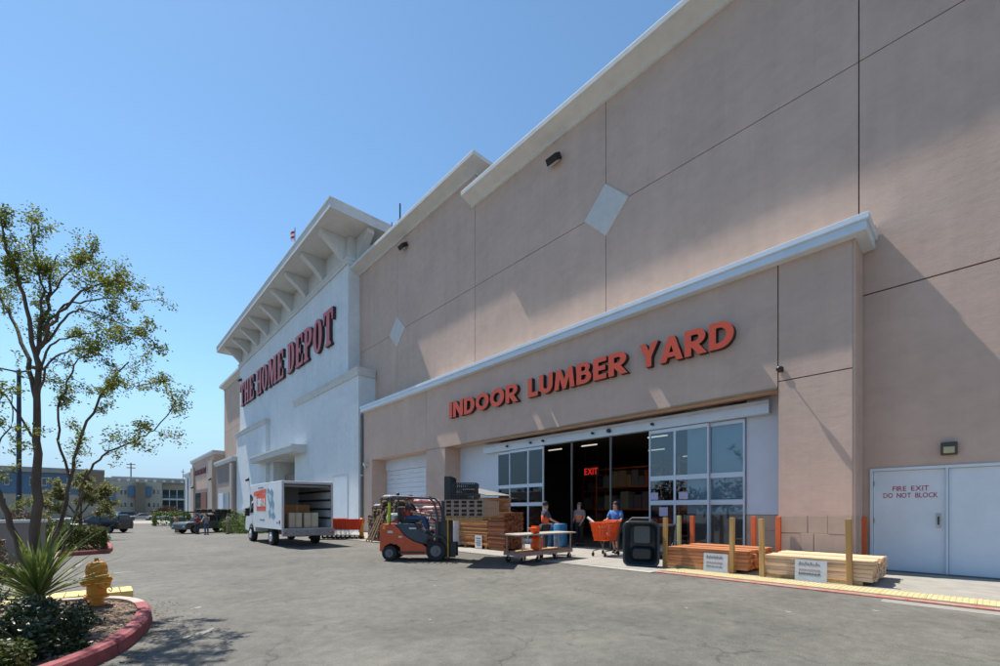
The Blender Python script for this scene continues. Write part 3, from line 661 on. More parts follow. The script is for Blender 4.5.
# ---- lumber racks at the kerb
def rack(loc, y_len, lab, posts):
    r = thing('lumber_rack', lab, 'rack', loc)
    for i, (x, y) in enumerate(posts):
        o = MB().box(-.05, .05, -.05, .05, 0, 1.34 + .02 * (i % 2)).build('post', POSTW, r, bevel=.006); o.location = (x, y, 0); o.rotation_euler = (R(random.uniform(-1.2, 1.2)), R(random.uniform(-1, 1)), 0)
    for x in (.12, 1.6):
        MB().box(x, x + .09, 0, y_len, 0, .08).build('base_beam', POSTW, r)
    return r
rack((11.42, 4.15, .03), 1.8, 'timber post rack holding the reddish boards beside the black tub', [(0, 1.74), (.08, .06)])
rack((11.44, 1.72, .03), 1.9, 'timber post rack holding the pale new lumber by the fire doors', [(0, 1.80), (.10, .20)])
def stack(name, lab, x0, y0, z0, nx, nz, w, h, L, m_, jit=.03, group=None, skip=None):
    t = thing(name, lab, 'lumber stack', (x0, y0, z0)); base = None
    for k in range(nz):
        for i in range(nx):
            if skip and skip(i, k): continue
            loc = (i * w + random.uniform(0, .004), random.uniform(-jit, jit), k * h)
            if base is None: base = MB().box(.002, w - .004, 0, L, .001, h - .006).build('board', m_, t); base.location = loc
            else: shared(base, t, loc, (0, 0, random.uniform(-.004, .004)))
    return t
stack('board_stack', 'low stack of reddish brown boards with a grey card leaning on it', 11.56, 3.88, .112, 13, 5, .145, .094, 2.02, REDW, .025, skip=lambda i, k: k == 4 and i in (3, 7, 8))
stack('board_stack', 'low stack of pale yellow new lumber with a white card leaning on it', 11.58, 1.55, .112, 12, 5, .15, .085, 1.98, WOODL, .025, skip=lambda i, k: k == 4 and i in (5, 11))
for x, y, lab, m_ in ((13.6, 6.55, 'pale greenish post standing behind the reddish boards, nearest the sliding door', PALEP), (13.72, 6.18, 'orange post right behind the reddish boards in front of the frosted door', ORP),
                      (13.72, 4.44, 'orange post in front of the white infill wall beside a timber post', ORP), (13.74, 3.83, 'orange post against the blockwork foot of the tan pier', ORP), (14.74, 2.16, 'orange post between the tan pier and the fire door frame', ORP)):
    t = thing('guard_post', lab, 'post', (x, y, .03))
    MB().box(-.055, .055, -.055, .055, 0, 1.36).build('post', m_, t, bevel=.006)
    MB().box(-.09, .09, -.09, .09, 0, .012).build('base_plate', STEEL, t)
CARDW = mat('card_board_sign', (.50, .52, .54), .7, var=.08, scale=8, col2=(.40, .43, .46)); INK = mat('marker_ink', (.06, .08, .12), .6); INKR = mat('faded_red_ink', (.40, .15, .17), .6)
def card(loc, lab, rows, tilt):
    t = thing('price_card', lab, 'card', loc); t.rotation_euler = (0, R(tilt), 0)
    MB().box(0, .012, -.29, .29, 0, .46).build('board', CARDW, t)
    for (z, hh, n, mm) in rows:                       # hand-scrawled marks, unreadable in the photograph
        mb = MB(); y = .22
        for i in range(n):
            w = .40 / n; pts = [(-.003, y, z), (-.003, y - w * .25, z + hh), (-.003, y - w * .45, z + hh * .15), (-.003, y - w * .7, z + hh * random.uniform(.5, .9)), (-.003, y - w * .85, z + .01)]
            mb.tube(pts, .0045, 4); y -= w
        mb.build('scrawl', mm, t)
card((11.36, 4.55, .035), 'grey blue hand marked card leaning on the reddish boards', [(.33, .08, 5, INK), (.21, .05, 6, INKR), (.12, .05, 5, INK)], 4)
card((11.38, 2.57, .035), 'white hand marked card leaning on the pale lumber', [(.34, .08, 4, INK), (.24, .03, 7, INKR), (.14, .06, 8, INK)], 4)

# ---- black plastic tub standing on its edge
def rrect(w, h, r, n=6):
    P = []
    for cx, cz, a in ((w - r, h - r, 0), (-w + r, h - r, 90), (-w + r, -h + r, 180), (w - r, -h + r, 270)):
        for i in range(n + 1): P.append((cx + r * math.cos(R(a + 90 * i / n)), cz + r * math.sin(R(a + 90 * i / n))))
    return P
def loft(mb, loops, close_last=True):
    b = len(mb.v); n = len(loops[0])
    for lp in loops: mb.v += lp
    for i in range(len(loops) - 1):
        for k in range(n): a = b + i * n + k; c = b + i * n + (k + 1) % n; mb.face(a, c, c + n, a + n)
    if close_last: mb.face(*[b + (len(loops) - 1) * n + k for k in range(n)])
    return mb
tub = thing('plastic_tub', 'large black moulded plastic tub standing on edge beside the timber rack', 'tub', (10.98, 6.36, .03), R(20))
def tl(w, h, r, x, dz=0): return [(x, a, c + .62 + dz) for a, c in rrect(w, h, r)]
mb = loft(MB(), [tl(.40, .52, .14, .36), tl(.44, .57, .16, .12), tl(.455, .59, .16, .06), tl(.48, .615, .17, .05), tl(.485, .62, .17, .0), tl(.47, .605, .165, -.02), tl(.44, .575, .155, -.02), tl(.42, .555, .15, .02), tl(.36, .48, .12, .26), tl(.30, .42, .10, .29)])
mb.build('tub_shell', mat('black_moulded_plastic', (.022, .028, .036), .38, var=.2, scale=4), tub, smooth=True)
mb = loft(MB(), [[(.27, a, c + .86) for a, c in rrect(.24, .26, .06)], [(.15, a, c + .87) for a, c in rrect(.21, .23, .05)]])
mb.build('raised_panel', mat('dusty_grey_plastic', (.09, .10, .10), .7), tub, smooth=False)
mb = loft(MB(), [[(.27, a, c + .34) for a, c in rrect(.30, .20, .1)], [(.10, a, c + .34) for a, c in rrect(.24, .14, .08)]]); mb.build('moulded_foot', DARK, tub, bevel=.02)
MB().tube([(-.03, -.30, 1.26), (-.06, -.22, 1.33), (-.06, .22, 1.33), (-.03, .30, 1.26)], .018, 8).build('handle', mat('grey_handle', (.2, .2, .2), .5), tub)

# ---- tall stacks of fence boards by the sliding doors
t = thing('board_stack', 'tall stack of orange brown fence panels next to the white cabinet', 'lumber stack', (11.25, 13.05, .15))
b0 = None
for k in range(38):
    loc = (random.uniform(-.03, .03), random.uniform(-.05, .04), k * .05)
    if b0 is None: b0 = MB().box(0, 1.22, 0, 1.78, 0, .043).build('fence_panel', FENW, t); b0.location = loc
    else: shared(b0, t, loc, (0, 0, random.uniform(-.008, .008)))
for y in (.1, 1.4): MB().box(.02, 1.2, y, y + .1, -.12, -.002).build('skid', POSTW, t)
t = thing('board_stack', 'lower stack of red brown boards in shade, nearest the lumber cart', 'lumber stack', (11.2, 12.05, .11))
b0 = None
for k in range(22):
    for i in range(6):
        loc = (i * .165 + random.uniform(-.012, .012), random.uniform(-.04, .04), k * .062)
        if b0 is None: b0 = MB().box(0, .155, 0, .93, 0, .055).build('board', mat_wood('shade_toned_redwood', (.16, .055, .028), (.30, .115, .055), 'Y'), t); b0.location = loc  # redwood darkened in colour to paint the shaded side of the stack
        else: shared(b0, t, loc)
for x in (.1, .8): MB().box(x, x + .1, 0, .93, -.08, -.002).build('skid', POSTW, t)
sh = thing('plywood_sheet', 'grey weathered sheet propped sloping on top of the tall fence stack', 'sheet', (11.2, 14.95, 2.08))
mb = MB(); mb.v = [(0, .2, .40), (0, -1.95, .02), (1.25, -1.95, .04), (1.25, .2, .42), (0, .2, .43), (0, -1.95, .05), (1.25, -1.95, .07), (1.25, .2, .45)]
for f in ((0, 3, 2, 1), (4, 5, 6, 7), (0, 1, 5, 4), (1, 2, 6, 5), (2, 3, 7, 6), (3, 0, 4, 7)): mb.face(*f)
mb.build('sheet', mat('weathered_sheet', (.20, .195, .18), .8, var=.15, scale=3), sh); MB().box(.1, .2, -.2, -.1, 0, .32).build('prop', POSTW, sh); MB().box(1.0, 1.1, -.2, -.1, 0, .33).build('prop', POSTW, sh)
cd_ = thing('price_card', 'small white card at the foot of the tall fence stack', 'card', (11.15, 13.5, .06))
MB().box(0, .01, -.21, .21, 0, .5).build('board', mat('white_card', (.62, .62, .62), .7, scale=9, var=.1), cd_)
for i, z in enumerate((.37, .27, .19, .11)): MB().box(-.003, -.0005, -.15, .15 - .05 * (i % 2), z, z + .035).build('print_line', INK, cd_)
cb = thing('vending_cabinet', 'white cabinet with a dark blue window between forklift and fence stack', 'cabinet', (11.3, 15.2, .03))
MB().box(-.3, .3, -.3, .3, .06, 1.28).build('cabinet_body', mat('white_enamel', (.72, .74, .76), .4), cb, bevel=.015)
MB().box(-.315, -.302, -.2, .2, .42, 1.12).build('window', mat('blue_panel', (.03, .07, .16), .2), cb); MB().box(-.312, -.302, -.24, .24, .22, .34).build('red_band', RED, cb); MB().box(-.28, .28, -.28, .28, 0, .06).build('plinth', DARK, cb)

# ---- flat lumber cart
lc = thing('lumber_cart', 'two level wheeled lumber cart with a grey plywood top outside the doorway', 'cart', (9.05, 9.02, 0))
MB().box(-.12, 2.5, -.02, .80, .82, .86).build('table_top', WOODG, lc, bevel=.004)
PINKM = mat('worn_pink_steel', (.40, .25, .22), .6, var=.2, scale=7)
for x in (.1, .85, 1.7, 2.3):
    for y in (.06, .72): MB().tube([(x, y, .30), (x, y, .82)], .022, 8).build('upright', PINKM, lc)
fr = MB()
for y in (.04, .70): fr.box(.0, 2.4, y, y + .06, .22, .30)
for x in (.0, .8, 1.6, 2.34): fr.box(x, x + .06, .10, .70, .225, .295)
fr.build('frame', PINKM, lc)
for i in range(5): o = MB().box(.02, 2.38, 0, .14, 0, .025).build('deck_board', mat_wood('deck_board', (.40, .24, .13), (.55, .36, .22), 'X'), lc); o.location = (0, .03 + i * .148, .303)
for x in (.14, .8, 1.6, 2.26):
    for y in (.08, .70):
        o = MB().wheel((0, 0, .095), .095, .045, 'Y', 16).build('wheel', RUB, lc); o.location = (x, y, 0)
        f_ = MB(); f_.box(x - .03, x + .03, y - .035, y - .027, .09, .22); f_.box(x - .03, x + .03, y + .027, y + .035, .09, .22); f_.build('caster_fork', STEEL, lc)
cn = thing('traffic_cone', 'orange cone lying on its side on the lumber cart top', 'cone', (9.85, 9.22, .96), R(200))
MB().lathe([(.10, 0), (.085, .05), (.02, .5)], 14, (0, 0, 0), Matrix.Rotation(R(82), 3, 'Y')).build('cone', ORG, cn, smooth=True); MB().box(-.015, .015, -.13, .13, -.10, .13).build('base', ORG, cn)
bg_ = thing('safety_bag', 'crumpled orange bag hanging below the lumber cart top', 'bag', (10.05, 9.35, .33))
mb = MB().lathe([(.05, 0), (.16, .05), (.19, .18), (.13, .30), (.17, .36), (.05, .48)], 11)
mb.v = [(x + random.uniform(-.03, .03), y + random.uniform(-.03, .03), z) for x, y, z in mb.v]; mb.build('bag', ORG, bg_)

# ---- shopping carts
def make_cart(basket_m, frame_m, lab, group=None):
    """heading +Y, handle at -Y"""
    t = thing('shopping_cart', lab, 'cart', (0, 0, 0), 0, group)
    b = MB(); z0, z1 = .48, 1.02
    lo = [(-.20, -.30), (.20, -.30), (.18, .42), (-.18, .42)]; hi = [(-.29, -.38), (.29, -.38), (.25, .55), (-.25, .55)]
    for i in range(4):
        j = (i + 1) % 4; a0, a1, h0, h1 = Vector((*lo[i], z0)), Vector((*lo[j], z0)), Vector((*hi[i], z1)), Vector((*hi[j], z1))
        n = 9
        for k in range(n):
            t0, t1 = k / n + .012, (k + 1) / n - .025
            p = [a0.lerp(a1, t0), a0.lerp(a1, t1), h0.lerp(h1, t1), h0.lerp(h1, t0)]; q = len(b.v); c = Vector((0, .06, 0)); b.v += [tuple(v) for v in p] + [tuple(v + (Vector((c.x, c.y, v.z)) - v) * .035) for v in p]
            for f in ((0, 1, 2, 3), (7, 6, 5, 4), (0, 4, 5, 1), (1, 5, 6, 2), (2, 6, 7, 3), (3, 7, 4, 0)): b.face(*[q + v for v in f])
    b.box(-.2, .2, -.3, .42, z0 - .015, z0)
    b.build('basket', basket_m, t)
    r_ = MB(); r_.tube([(*hi[0], z1), (*hi[1], z1), (*hi[2], z1), (*hi[3], z1), (*hi[0], z1)], .018, 6)
    for z, s_ in ((.62, .27), (.78, .53)): r_.tube([(lo[i % 4][0] + (hi[i % 4][0] - lo[i % 4][0]) * s_, lo[i % 4][1] + (hi[i % 4][1] - lo[i % 4][1]) * s_, z) for i in range(5)], .010, 4)
    r_.build('basket_rim', basket_m, t)
    f_ = MB()
    for s_ in (-1, 1):
        f_.tube([(s_ * .27, -.46, 1.06), (s_ * .24, -.36, .92), (s_ * .23, -.34, .40), (s_ * .25, -.30, .16)], .014, 6)
        f_.tube([(s_ * .25, -.32, .18), (s_ * .19, .46, .16), (s_ * .19, .46, .10)], .014, 6); f_.tube([(s_ * .2, .0, .47), (s_ * .21, -.28, .2)], .012, 6)
    f_.tube([(-.22, .0, .17), (.22, .0, .17)], .012, 6); f_.build('frame', frame_m, t)
    MB().tube([(-.29, -.46, 1.06), (.29, -.46, 1.06)], .02, 8).build('handle', basket_m, t)
    w0 = MB().wheel((0, 0, .065), .065, .03, 'X', 12).build('wheel', RUB, t); w0.location = (.25, -.32, 0)
    for x, y in ((-.25, -.32), (.19, .46), (-.19, .46)): shared(w0, t, (x, y, 0))
    return t
GAL = mat('galvanised_frame', (.16, .16, .17), .4, .7)
ORD = mat('orange_cart_red', (.72, .055, .015), .4, var=.12)
cA = make_cart(ORG, GAL, 'orange cart with a long white tube pushed by the man in blue'); cA.location = (12.78, 8.70, .03); cA.rotation_euler = (0, 0, R(98)); cA.scale = (1.15, 1.1, 1.1)
tb = thing('cardboard_tube', 'long white tube sticking out of the orange cart', 'tube', (12.75, 8.65, .95))
MB().tube([(0.05, -.05, -.25), (-.05, .75, .36)], .04, 10).build('tube', mat('white_tube', (.72, .72, .72), .6), tb)
for i, (x, y, z, sx, sy, sz, m_, l) in enumerate(((12.62, 8.75, .56, .24, .2, .42, mat('dark_goods', (.05, .05, .08), .6), 'dark boxed goods piled inside the orange cart'), (12.88, 8.62, .56, .2, .2, .5, mat('blue_goods', (.06, .10, .22), .6), 'blue box in the back of the orange cart'))):
    t = thing('goods_box', l, 'box', (x, y, z)); MB().box(-sx / 2, sx / 2, -sy / 2, sy / 2, 0, sz).build('box', m_, t, bevel=.01); MB().box(-sx / 2 - .002, sx / 2 + .002, -.03, .03, .02, sz + .002).build('tape', CARD, t)
KIDS = {}
def clones(src, places, labels=None):
    kids = [k for k in bpy.data.objects if k.parent == src]; kk = {k: [g for g in bpy.data.objects if g.parent == k] for k in kids}; out = []
    for i, (loc, rz) in enumerate(places):
        r = src.copy(); COL.objects.link(r); r.location = loc; r.rotation_euler = (0, 0, rz)
        if labels: r['label'] = labels[i % len(labels)]
        for k in kids:
            c = k.copy(); COL.objects.link(c); c.parent = r
            for g in kk[k]: d = g.copy(); COL.objects.link(d); d.parent = c
        out.append(r)
    return out
cB = make_cart(ORD, GAL, 'red orange cart nested in the row behind the box truck', 'row of nested orange carts'); hd_ = math.atan2(-.74, -.67) 
dirv = Vector((.74, -.67)); p0 = Vector((8.75, 24.0))
cB.location = (p0.x, p0.y, .03); cB.rotation_euler = (0, 0, hd_)
clones(cB, [((p0.x + dirv.x * .24 * i, p0.y + dirv.y * .24 * i, .03), hd_) for i in range(1, 9)])
cC = make_cart(mat('dark_wire_cart', (.05, .05, .055), .4, .6), GAL, 'grey wire cart parked in the shade behind the black tub', 'grey wire carts by the open doorway'); cC.location = (13.3, 7.75, .03); cC.rotation_euler = (0, 0, R(90))
clones(cC, [((13.55, 7.75, .03), R(90)), ((13.8, 7.76, .03), R(90)), ((13.4, 7.15, .03), R(92)), ((13.65, 7.14, .03), R(92))])

# ---- yellow bollard, blue drums, bags, firewood
bo = thing('bollard', 'orange yellow bollard at the right end of the orange carts', 'bollard', (10.45, 22.35, .03))
MB().lathe([(.11, 0), (.11, .98), (.09, 1.05), (.04, 1.09)], 16).build('post', mat('bollard_paint', (.70, .28, .03), .5, var=.15), bo, smooth=True); MB().lathe([(.113, .7), (.113, .8)], 16).build('band', YEL, bo)
dr = thing('blue_drum', 'blue plastic drum just inside the doorway behind the vested worker', 'drum', (14.2, 12.55, .03))
prof = [(.27, 0), (.29, .03), (.29, .3), (.305, .33), (.29, .36), (.29, .62), (.305, .65), (.29, .68), (.29, .93), (.26, .97)]
BLU = mat('blue_plastic', (.03, .16, .32), .45); MB().lathe(prof, 18).build('drum', BLU, dr, smooth=True); MB().lathe([(.05, .97), (.05, 1.0)], 8, (.12, 0, 0)).build('cap', DARK, dr)
clones(dr, [((14.25, 11.92, .03), 0)], ['blue plastic drum behind the woman in the peach vest'])
BAGS = [mat('red_bag', (.50, .05, .05), .5, scale=5, col2=(.62, .42, .40)), mat('white_bag', (.62, .60, .56), .5, scale=5, col2=(.5, .15, .12)), mat('grey_bag', (.28, .26, .24), .6, scale=5, col2=(.45, .40, .35))]
mb = MB(); n_ = 10
lp = []
for zz, s_ in ((0, .80), (.03, .97), (.07, 1), (.11, .95), (.14, .75)): lp.append([(a * s_, c * s_, zz) for a, c in rrect(.30, .42, .10, 3)])
loft(mb, lp); mb.face(*reversed(range(len(lp[0])))); bagm = None; gi = 0
for px, py, nz in ((10.9, 16.9, 13), (10.95, 15.95, 11)):
    pal = thing('bag_pallet', 'pallet under the red and white bags behind the forklift, ' + ('nearer the firewood' if gi == 0 else 'nearer the white cabinet'), 'pallet', (px, py, .03)); gi += 1
    for i in range(6): MB().box(-.6, .6, -.45 + i * .17, -.34 + i * .17, .10, .125).build('slat', POSTW, pal)
    for x in (-.58, -.04, .5): MB().box(x, x + .08, -.45, .5, 0, .099).build('runner', POSTW, pal)
    for k in range(nz):
        for i in range(2):
            o = (mb.build('product_bag', BAGS[0], None, smooth=True) if bagm is None else shared(bagm, None, name='product_bag')); bagm = bagm or o
            if True:
                o.data = o.data if random.random() < 0 else o.data
            o.location = (px - .3 + .6 * i + random.uniform(-.03, .03), py + random.uniform(-.04, .04), .157 + k * .143); o.rotation_euler = (0, 0, random.uniform(-.08, .08))
            if not o.material_slots: pass
            o.material_slots[0].link = 'OBJECT'; o.material_slots[0].material = BAGS[(k + i) % 3]
            tag(o, 'plump %s product bag in the stacks seen through the forklift cab' % ['red', 'white and red', 'grey brown'][(k + i) % 3], 'bag', 'product bags stacked behind the forklift')
LOGM = mat_island('split_logs', [(.06, .04, .03), (.13, .085, .055), (.36, .26, .17), (.09, .06, .04), (.05, .035, .03)], .85)
def bundle_mesh():
    mb = MB()
    for (a, c, r_) in ((0, .08, .085), (.16, .08, .08), (-.155, .085, .08), (.08, .225, .085), (-.08, .23, .08), (.0, .36, .07), (.15, .35, .06), (-.15, .35, .06)):
        n = random.choice((3, 4, 5)); ph = random.random() * 6
        mb.prism([(a + r_ * math.cos(ph + 6.283 * i / n), c + r_ * math.sin(ph + 6.283 * i / n)) for i in range(n)], -.2 + random.uniform(-.02, .02), .2 + random.uniform(-.02, .02), 'X')
    return mb
BM = [bundle_mesh().build('firewood_bundle', LOGM) for _ in range(3)]; first = 0
for col_ in range(8):
    hgt = [3, 4, 4, 5, 4, 4, 5, 4][col_]
    for k in range(hgt):
        for dpt in range(2):
            o = BM[first] if first < 3 else shared(random.choice(BM)); first += 1
            o.location = (10.38 + dpt * .44 + random.uniform(-.03, .03), 20.9 - col_ * .43, .03 + k * .42 + random.uniform(0, .01)); o.rotation_euler = (R(random.uniform(-4, 4)), 0, random.uniform(-.08, .08))
            tag(o, 'bundle of split firewood in the dark pile left of the forklift', 'firewood', 'stacked firewood bundles')
WRAP = mat('plastic_wrap', (.42, .42, .42), .3, scale=6, var=.3)
for i, (y, z) in enumerate(((20.5, 1.72), (19.6, 2.15), (18.6, 1.75))):
    t = thing('wrapped_bag', ['pale crumpled plastic bag on the left of the firewood pile', 'pale crumpled plastic bag on the middle of the firewood pile', 'pale crumpled plastic bag on the right of the firewood pile'][i], 'bag', (10.6, y, z))
    mb = MB(); loft(mb, [[(a * s_ + random.uniform(-.03, .03), c * s_ + random.uniform(-.03, .03), zz) for a, c in rrect(.26, .34, .10, 3)] for zz, s_ in ((0, .9), (.06, 1), (.13, .7))]); mb.build('bag', WRAP, t)
for i in range(3):
    t = thing('leaning_board', ['pale board leaning on the firewood pile, leftmost of three', 'pale board leaning on the firewood pile, middle of three', 'pale board leaning on the firewood pile, rightmost of three'][i], 'board', (9.62 + .03 * i, 20.1 - i * .22, .03))
    MB().tube([(0, 0, 0), (.45, -.35, 1.25 + .1 * i)], .035, 4).build('board', WOODL, t); MB().tube([(.012, -.008, .03), (.03, -.024, .1)], .037, 4).build('end_mark', ORP, t)

# ---- forklift
OF = mat('forklift_orange', (.62, .10, .03), .5, scale=5, col2=(.50, .075, .03), bump=.05); GREYP = mat('dark_slate_panel', (.045, .065, .085), .45); CH = mat('charcoal_steel', (.05, .052, .052), .5, .3)
fk = thing('forklift', 'orange and slate forklift with raised forks in front of the garage door', 'forklift', (7.05, 12.76, 0), R(-135.4))
mb = MB(); body = [(-.30, .30), (-.30, 1.08), (-.22, 1.14), (.12, 1.10), (.28, 1.02), (.45, .80), (.72, .62), (1.02, .52), (1.16, .42), (1.16, .20), (.36, .18), (.34, .42), (.20, .52), (.02, .54), (-.14, .46), (-.2, .30)]
mb.prism([(y, z) for y, z in body], .36, .50, 'X'); mb.prism([(y, z) for y, z in body], -.50, -.36, 'X'); mb.box(-.359, .359, -.30, .18, .55, 1.12); mb.box(-.359, .359, -.30, -.2, .25, .55)
mb.build('counterweight', OF, fk, bevel=.012)
mb = MB(); mb.prism([(.12, 1.12), (.30, 1.16), (.78, 1.14), (.84, .98), (1.05, .86), (1.18, .80), (1.18, .52), (1.02, .54), (.72, .64), (.45, .82), (.28, 1.035)], -.47, .47, 'X'); mb.build('engine_cover', GREYP, fk, bevel=.012)
MB().box(-.40, .40, 1.16, 1.62, .42, .60).box(-.35, .35, .2, 1.6, .22, .30).build('chassis', CH, fk)
mb = MB(); mb.box(-.33, .33, 1.40, 1.60, .60, 1.22); mb.tube([(0, 1.42, 1.15), (0, 1.18, 1.34)], .025, 6); mb.build('dashboard', CH, fk, bevel=.01)
st_ = MB(); 
pts = [(.16 * math.cos(a * .5236), 1.16 + .05 * math.sin(a * .5236), 1.36 + .13 * math.sin(a * .5236)) for a in range(13)]; st_.tube(pts, .014, 6); st_.build('steering_wheel', BLK, fk)
mb = MB(); mb.box(-.24, .24, .30, .78, 1.16, 1.26); mb.box(-.24, .24, .18, .28, 1.2, 1.66); mb.build('seat', DARK, fk, bevel=.03)
g_r = MB()
for s_ in (-.44, .44):
    g_r.tube([(s_, 1.48, .60), (s_, 1.50, 1.35), (s_, 1.38, 1.80), (s_, 1.22, 1.94), (s_, .1, 1.99), (s_, .02, 1.94), (s_, .0, 1.08)], .032, 6)
g_r.tube([(-.44, .02, 1.95), (.44, .02, 1.95)], .03, 6); g_r.tube([(-.44, 1.22, 1.94), (.44, 1.22, 1.94)], .03, 6)
g_r.build('overhead_guard', GREYP, fk)
for i in range(6): MB().box(-.42, .42, .2 + i * .18, .235 + i * .18, 1.975, 1.995).build('guard_bar', BLK, fk)
mb = MB(); mb.tube([(.48, -.04, 1.14), (.475, -.01, 1.45), (.48, .0, 1.80)], [.045, .05, .045], 8); mb.build('strap_wrap', mat('hi_vis_yellow', (.50, .55, .03), .6), fk)
MB().lathe([(.05, 0), (.05, .1), (.02, .12)], 10, (-.1, .1, 2.01)).build('beacon', DARK, fk)
for x in (-.43, .43):
    for (y, r_, w_) in ((0, .235, .16), (1.45, .31, .20)):
        o = MB().wheel((0, 0, 0), r_, w_, 'X', 24, .6).build('wheel', RUB, fk); o.location = (x, y, r_)
        s_ = 1 if x > 0 else -1
        h = MB().lathe([(r_ * .58, 0), (r_ * .5, .02), (r_ * .2, .015), (r_ * .15, .05)], 16, (0, 0, 0), Matrix.Rotation(R(90 * s_), 3, 'Y')).build('hub', mat('grey_hub', (.15, .15, .15), .6), o); h.location = (s_ * (w_ / 2 - .015), 0, 0)
mb = MB(); mb.prism([(1.08, .58), (1.2, .74), (1.45, .80), (1.68, .74), (1.78, .6), (1.75, .58), (1.66, .70), (1.45, .75), (1.24, .70), (1.12, .56)], .38, .54, 'X'); mb.prism([(1.08, .58), (1.2, .74), (1.45, .80), (1.68, .74), (1.78, .6), (1.75, .58), (1.66, .70), (1.45, .75), (1.24, .70), (1.12, .56)], -.54, -.38, 'X'); mb.build('fender', CH, fk)
mb = MB()
for s_ in (-1, 1): mb.box(s_ * .32 - .06, s_ * .32 + .06, 1.60, 1.84, .06, 1.85); mb.box(s_ * .19 - .04, s_ * .19 + .04, 1.66, 1.86, .3, 2.62); mb.box(s_ * .26 - .02, s_ * .26 + .02, 1.60, 2.02, .10, .55)
for z in (.2, .8, 1.4, 1.72): mb.box(-.255, .255, 1.70, 1.75, z, z + .07)
mb.box(-.145, .145, 1.76, 1.81, 2.2, 2.3); mb.tube([(0, 1.82, .2), (0, 1.82, 1.9)], .05, 10); mb.build('mast', CH, fk)
mb = MB(); mb.box(-.5, .5, 1.90, 1.95, 1.32, 1.42); mb.box(-.5, .5, 1.90, 1.95, 1.68, 1.78)
for i in range(9): mb.box(-.5 + i * .12, -.47 + i * .12, 1.90, 1.93, 1.781, 2.549)
mb.box(-.5, .5, 1.90, 1.93, 2.55, 2.6); mb.build('load_backrest', BLK, fk)
for x in (-.25, .25): MB().box(x - .06, x + .06, 1.955, 3.0, 1.24, 1.28).box(x - .06, x + .06, 1.955, 1.99, 1.282, 1.75).build('fork', CH, fk)
for s_ in (-.12, -.05, .07, .14): MB().tube([(s_, 1.64, .6), (s_, 1.63, 1.5), (s_ * .6, 1.70, 2.25)], .013, 5).build('hydraulic_hose', RUB, fk)
for y_, z_, w_, h_, m__ in ((-.05, .86, .16, .07, mat('pale_decal', (.62, .62, .58), .5)), (.30, .72, .10, .05, MC['pale_decal']), (.62, .98, .22, .05, MC['pale_decal']), (-.2, .98, .07, .10, YEL)):
    MB().box(.501, .504, y_, y_ + w_, z_, z_ + h_).build('decal', m__, fk)
MB().box(.2, .3, 1.62, 1.72, 1.22, 1.34).build('work_lamp', STEEL, fk); MB().box(.5, .515, .30, 1.1, .24, .30).build('step', CH, fk)
MB().tube([(-.2, -.31, .7), (.2, -.31, .7)], .02, 6).build('tow_bar', CH, fk); MB().lathe([(.02, 0), (.15, 0), (.15, .6), (.12, .66), (.02, .68)], 12, (0, 0, 0), Matrix.Rotation(R(90), 3, 'Y')).build('gas_bottle', FLASH, fk).location = (-.34, -.02, 1.32)
mb = MB().tube([(.39, 1.72, .1), (.39, 1.80, .1), (.39, 1.80, 1.3)], .02, 5); mb.build('chain', YEL, fk)
Mf = Matrix.Translation((7.05, 12.76, 0)) @ Matrix.Rotation(R(-135.4), 4, 'Z')
def onfk(x, y, z): return tuple(Mf @ Vector((x, y, z)))
pl = thing('block_pallet', 'long pallet of grey brown hollow concrete blocks held up on the forks', 'pallet', onfk(0, 2.08, 1.285), R(-141))
for i in range(6): MB().box(-1.35, 1.57, .02 + i * .18, .14 + i * .18, .07, .09).build('slat', POSTW, pl)
for x in (-1.3, -.6, .1, .8, 1.45): MB().box(x, x + .08, 0, 1.05, 0, .069).build('runner', POSTW, pl)
def cinder():
    m_ = MB(); W_, H_, D_ = .215, .24, .40
    for (a0, a1, c0, c1) in ((0, .03, 0, H_), (W_ - .03, W_, 0, H_), (.0301, W_ - .0301, 0, .03), (.0301, W_ - .0301, H_ - .03, H_), (.0301, W_ - .0301, H_ / 2 - .012, H_ / 2 + .012)):
        m_.box(0, D_, a0, a1, c0, c1)
    m_.box(D_ / 2 - .02, D_ / 2 + .02, .0302, W_ - .0302, .0302, H_ - .0302); return m_
c0_ = None; CIN = mat('concrete_block', (.34, .25, .20), .9, scale=6, var=.25)
for k in range(2):
    for i in range(5):
        for j in range(7):
            loc = (-1.34 + j * .412, -.02 + i * .222, .092 + k * .245)
            if c0_ is None: c0_ = cinder().build('block', CIN, pl); c0_.location = loc
            else: shared(c0_, pl, loc)
for k in range(3):
    t = thing('plastic_tray', ['black plastic tray, lowest of the three on the raised blocks', 'black plastic tray, middle of the three on the raised blocks', 'black plastic tray, topmost of the three on the raised blocks'][k], 'tray', onfk(.95 - .1 * k, 2.40, 1.87 + k * .17), R(-140 + random.uniform(-7, 7)))
    mb = MB(); mb.box(-.4, .4, -.35, .35, 0, .02)
    for i in range(12): y = -.35 + i * .06; mb.box(-.4, -.385, y, y + .035, .02, .13); mb.box(.385, .4, y, y + .035, .02, .13)
    mb.box(-.41, .41, -.36, -.345, .021, .155); mb.box(-.41, .41, .345, .36, .021, .155); mb.box(-.41, -.386, -.344, .344, .131, .155); mb.box(.386, .41, -.344, .344, .131, .155); mb.build('tray', DARK, t)

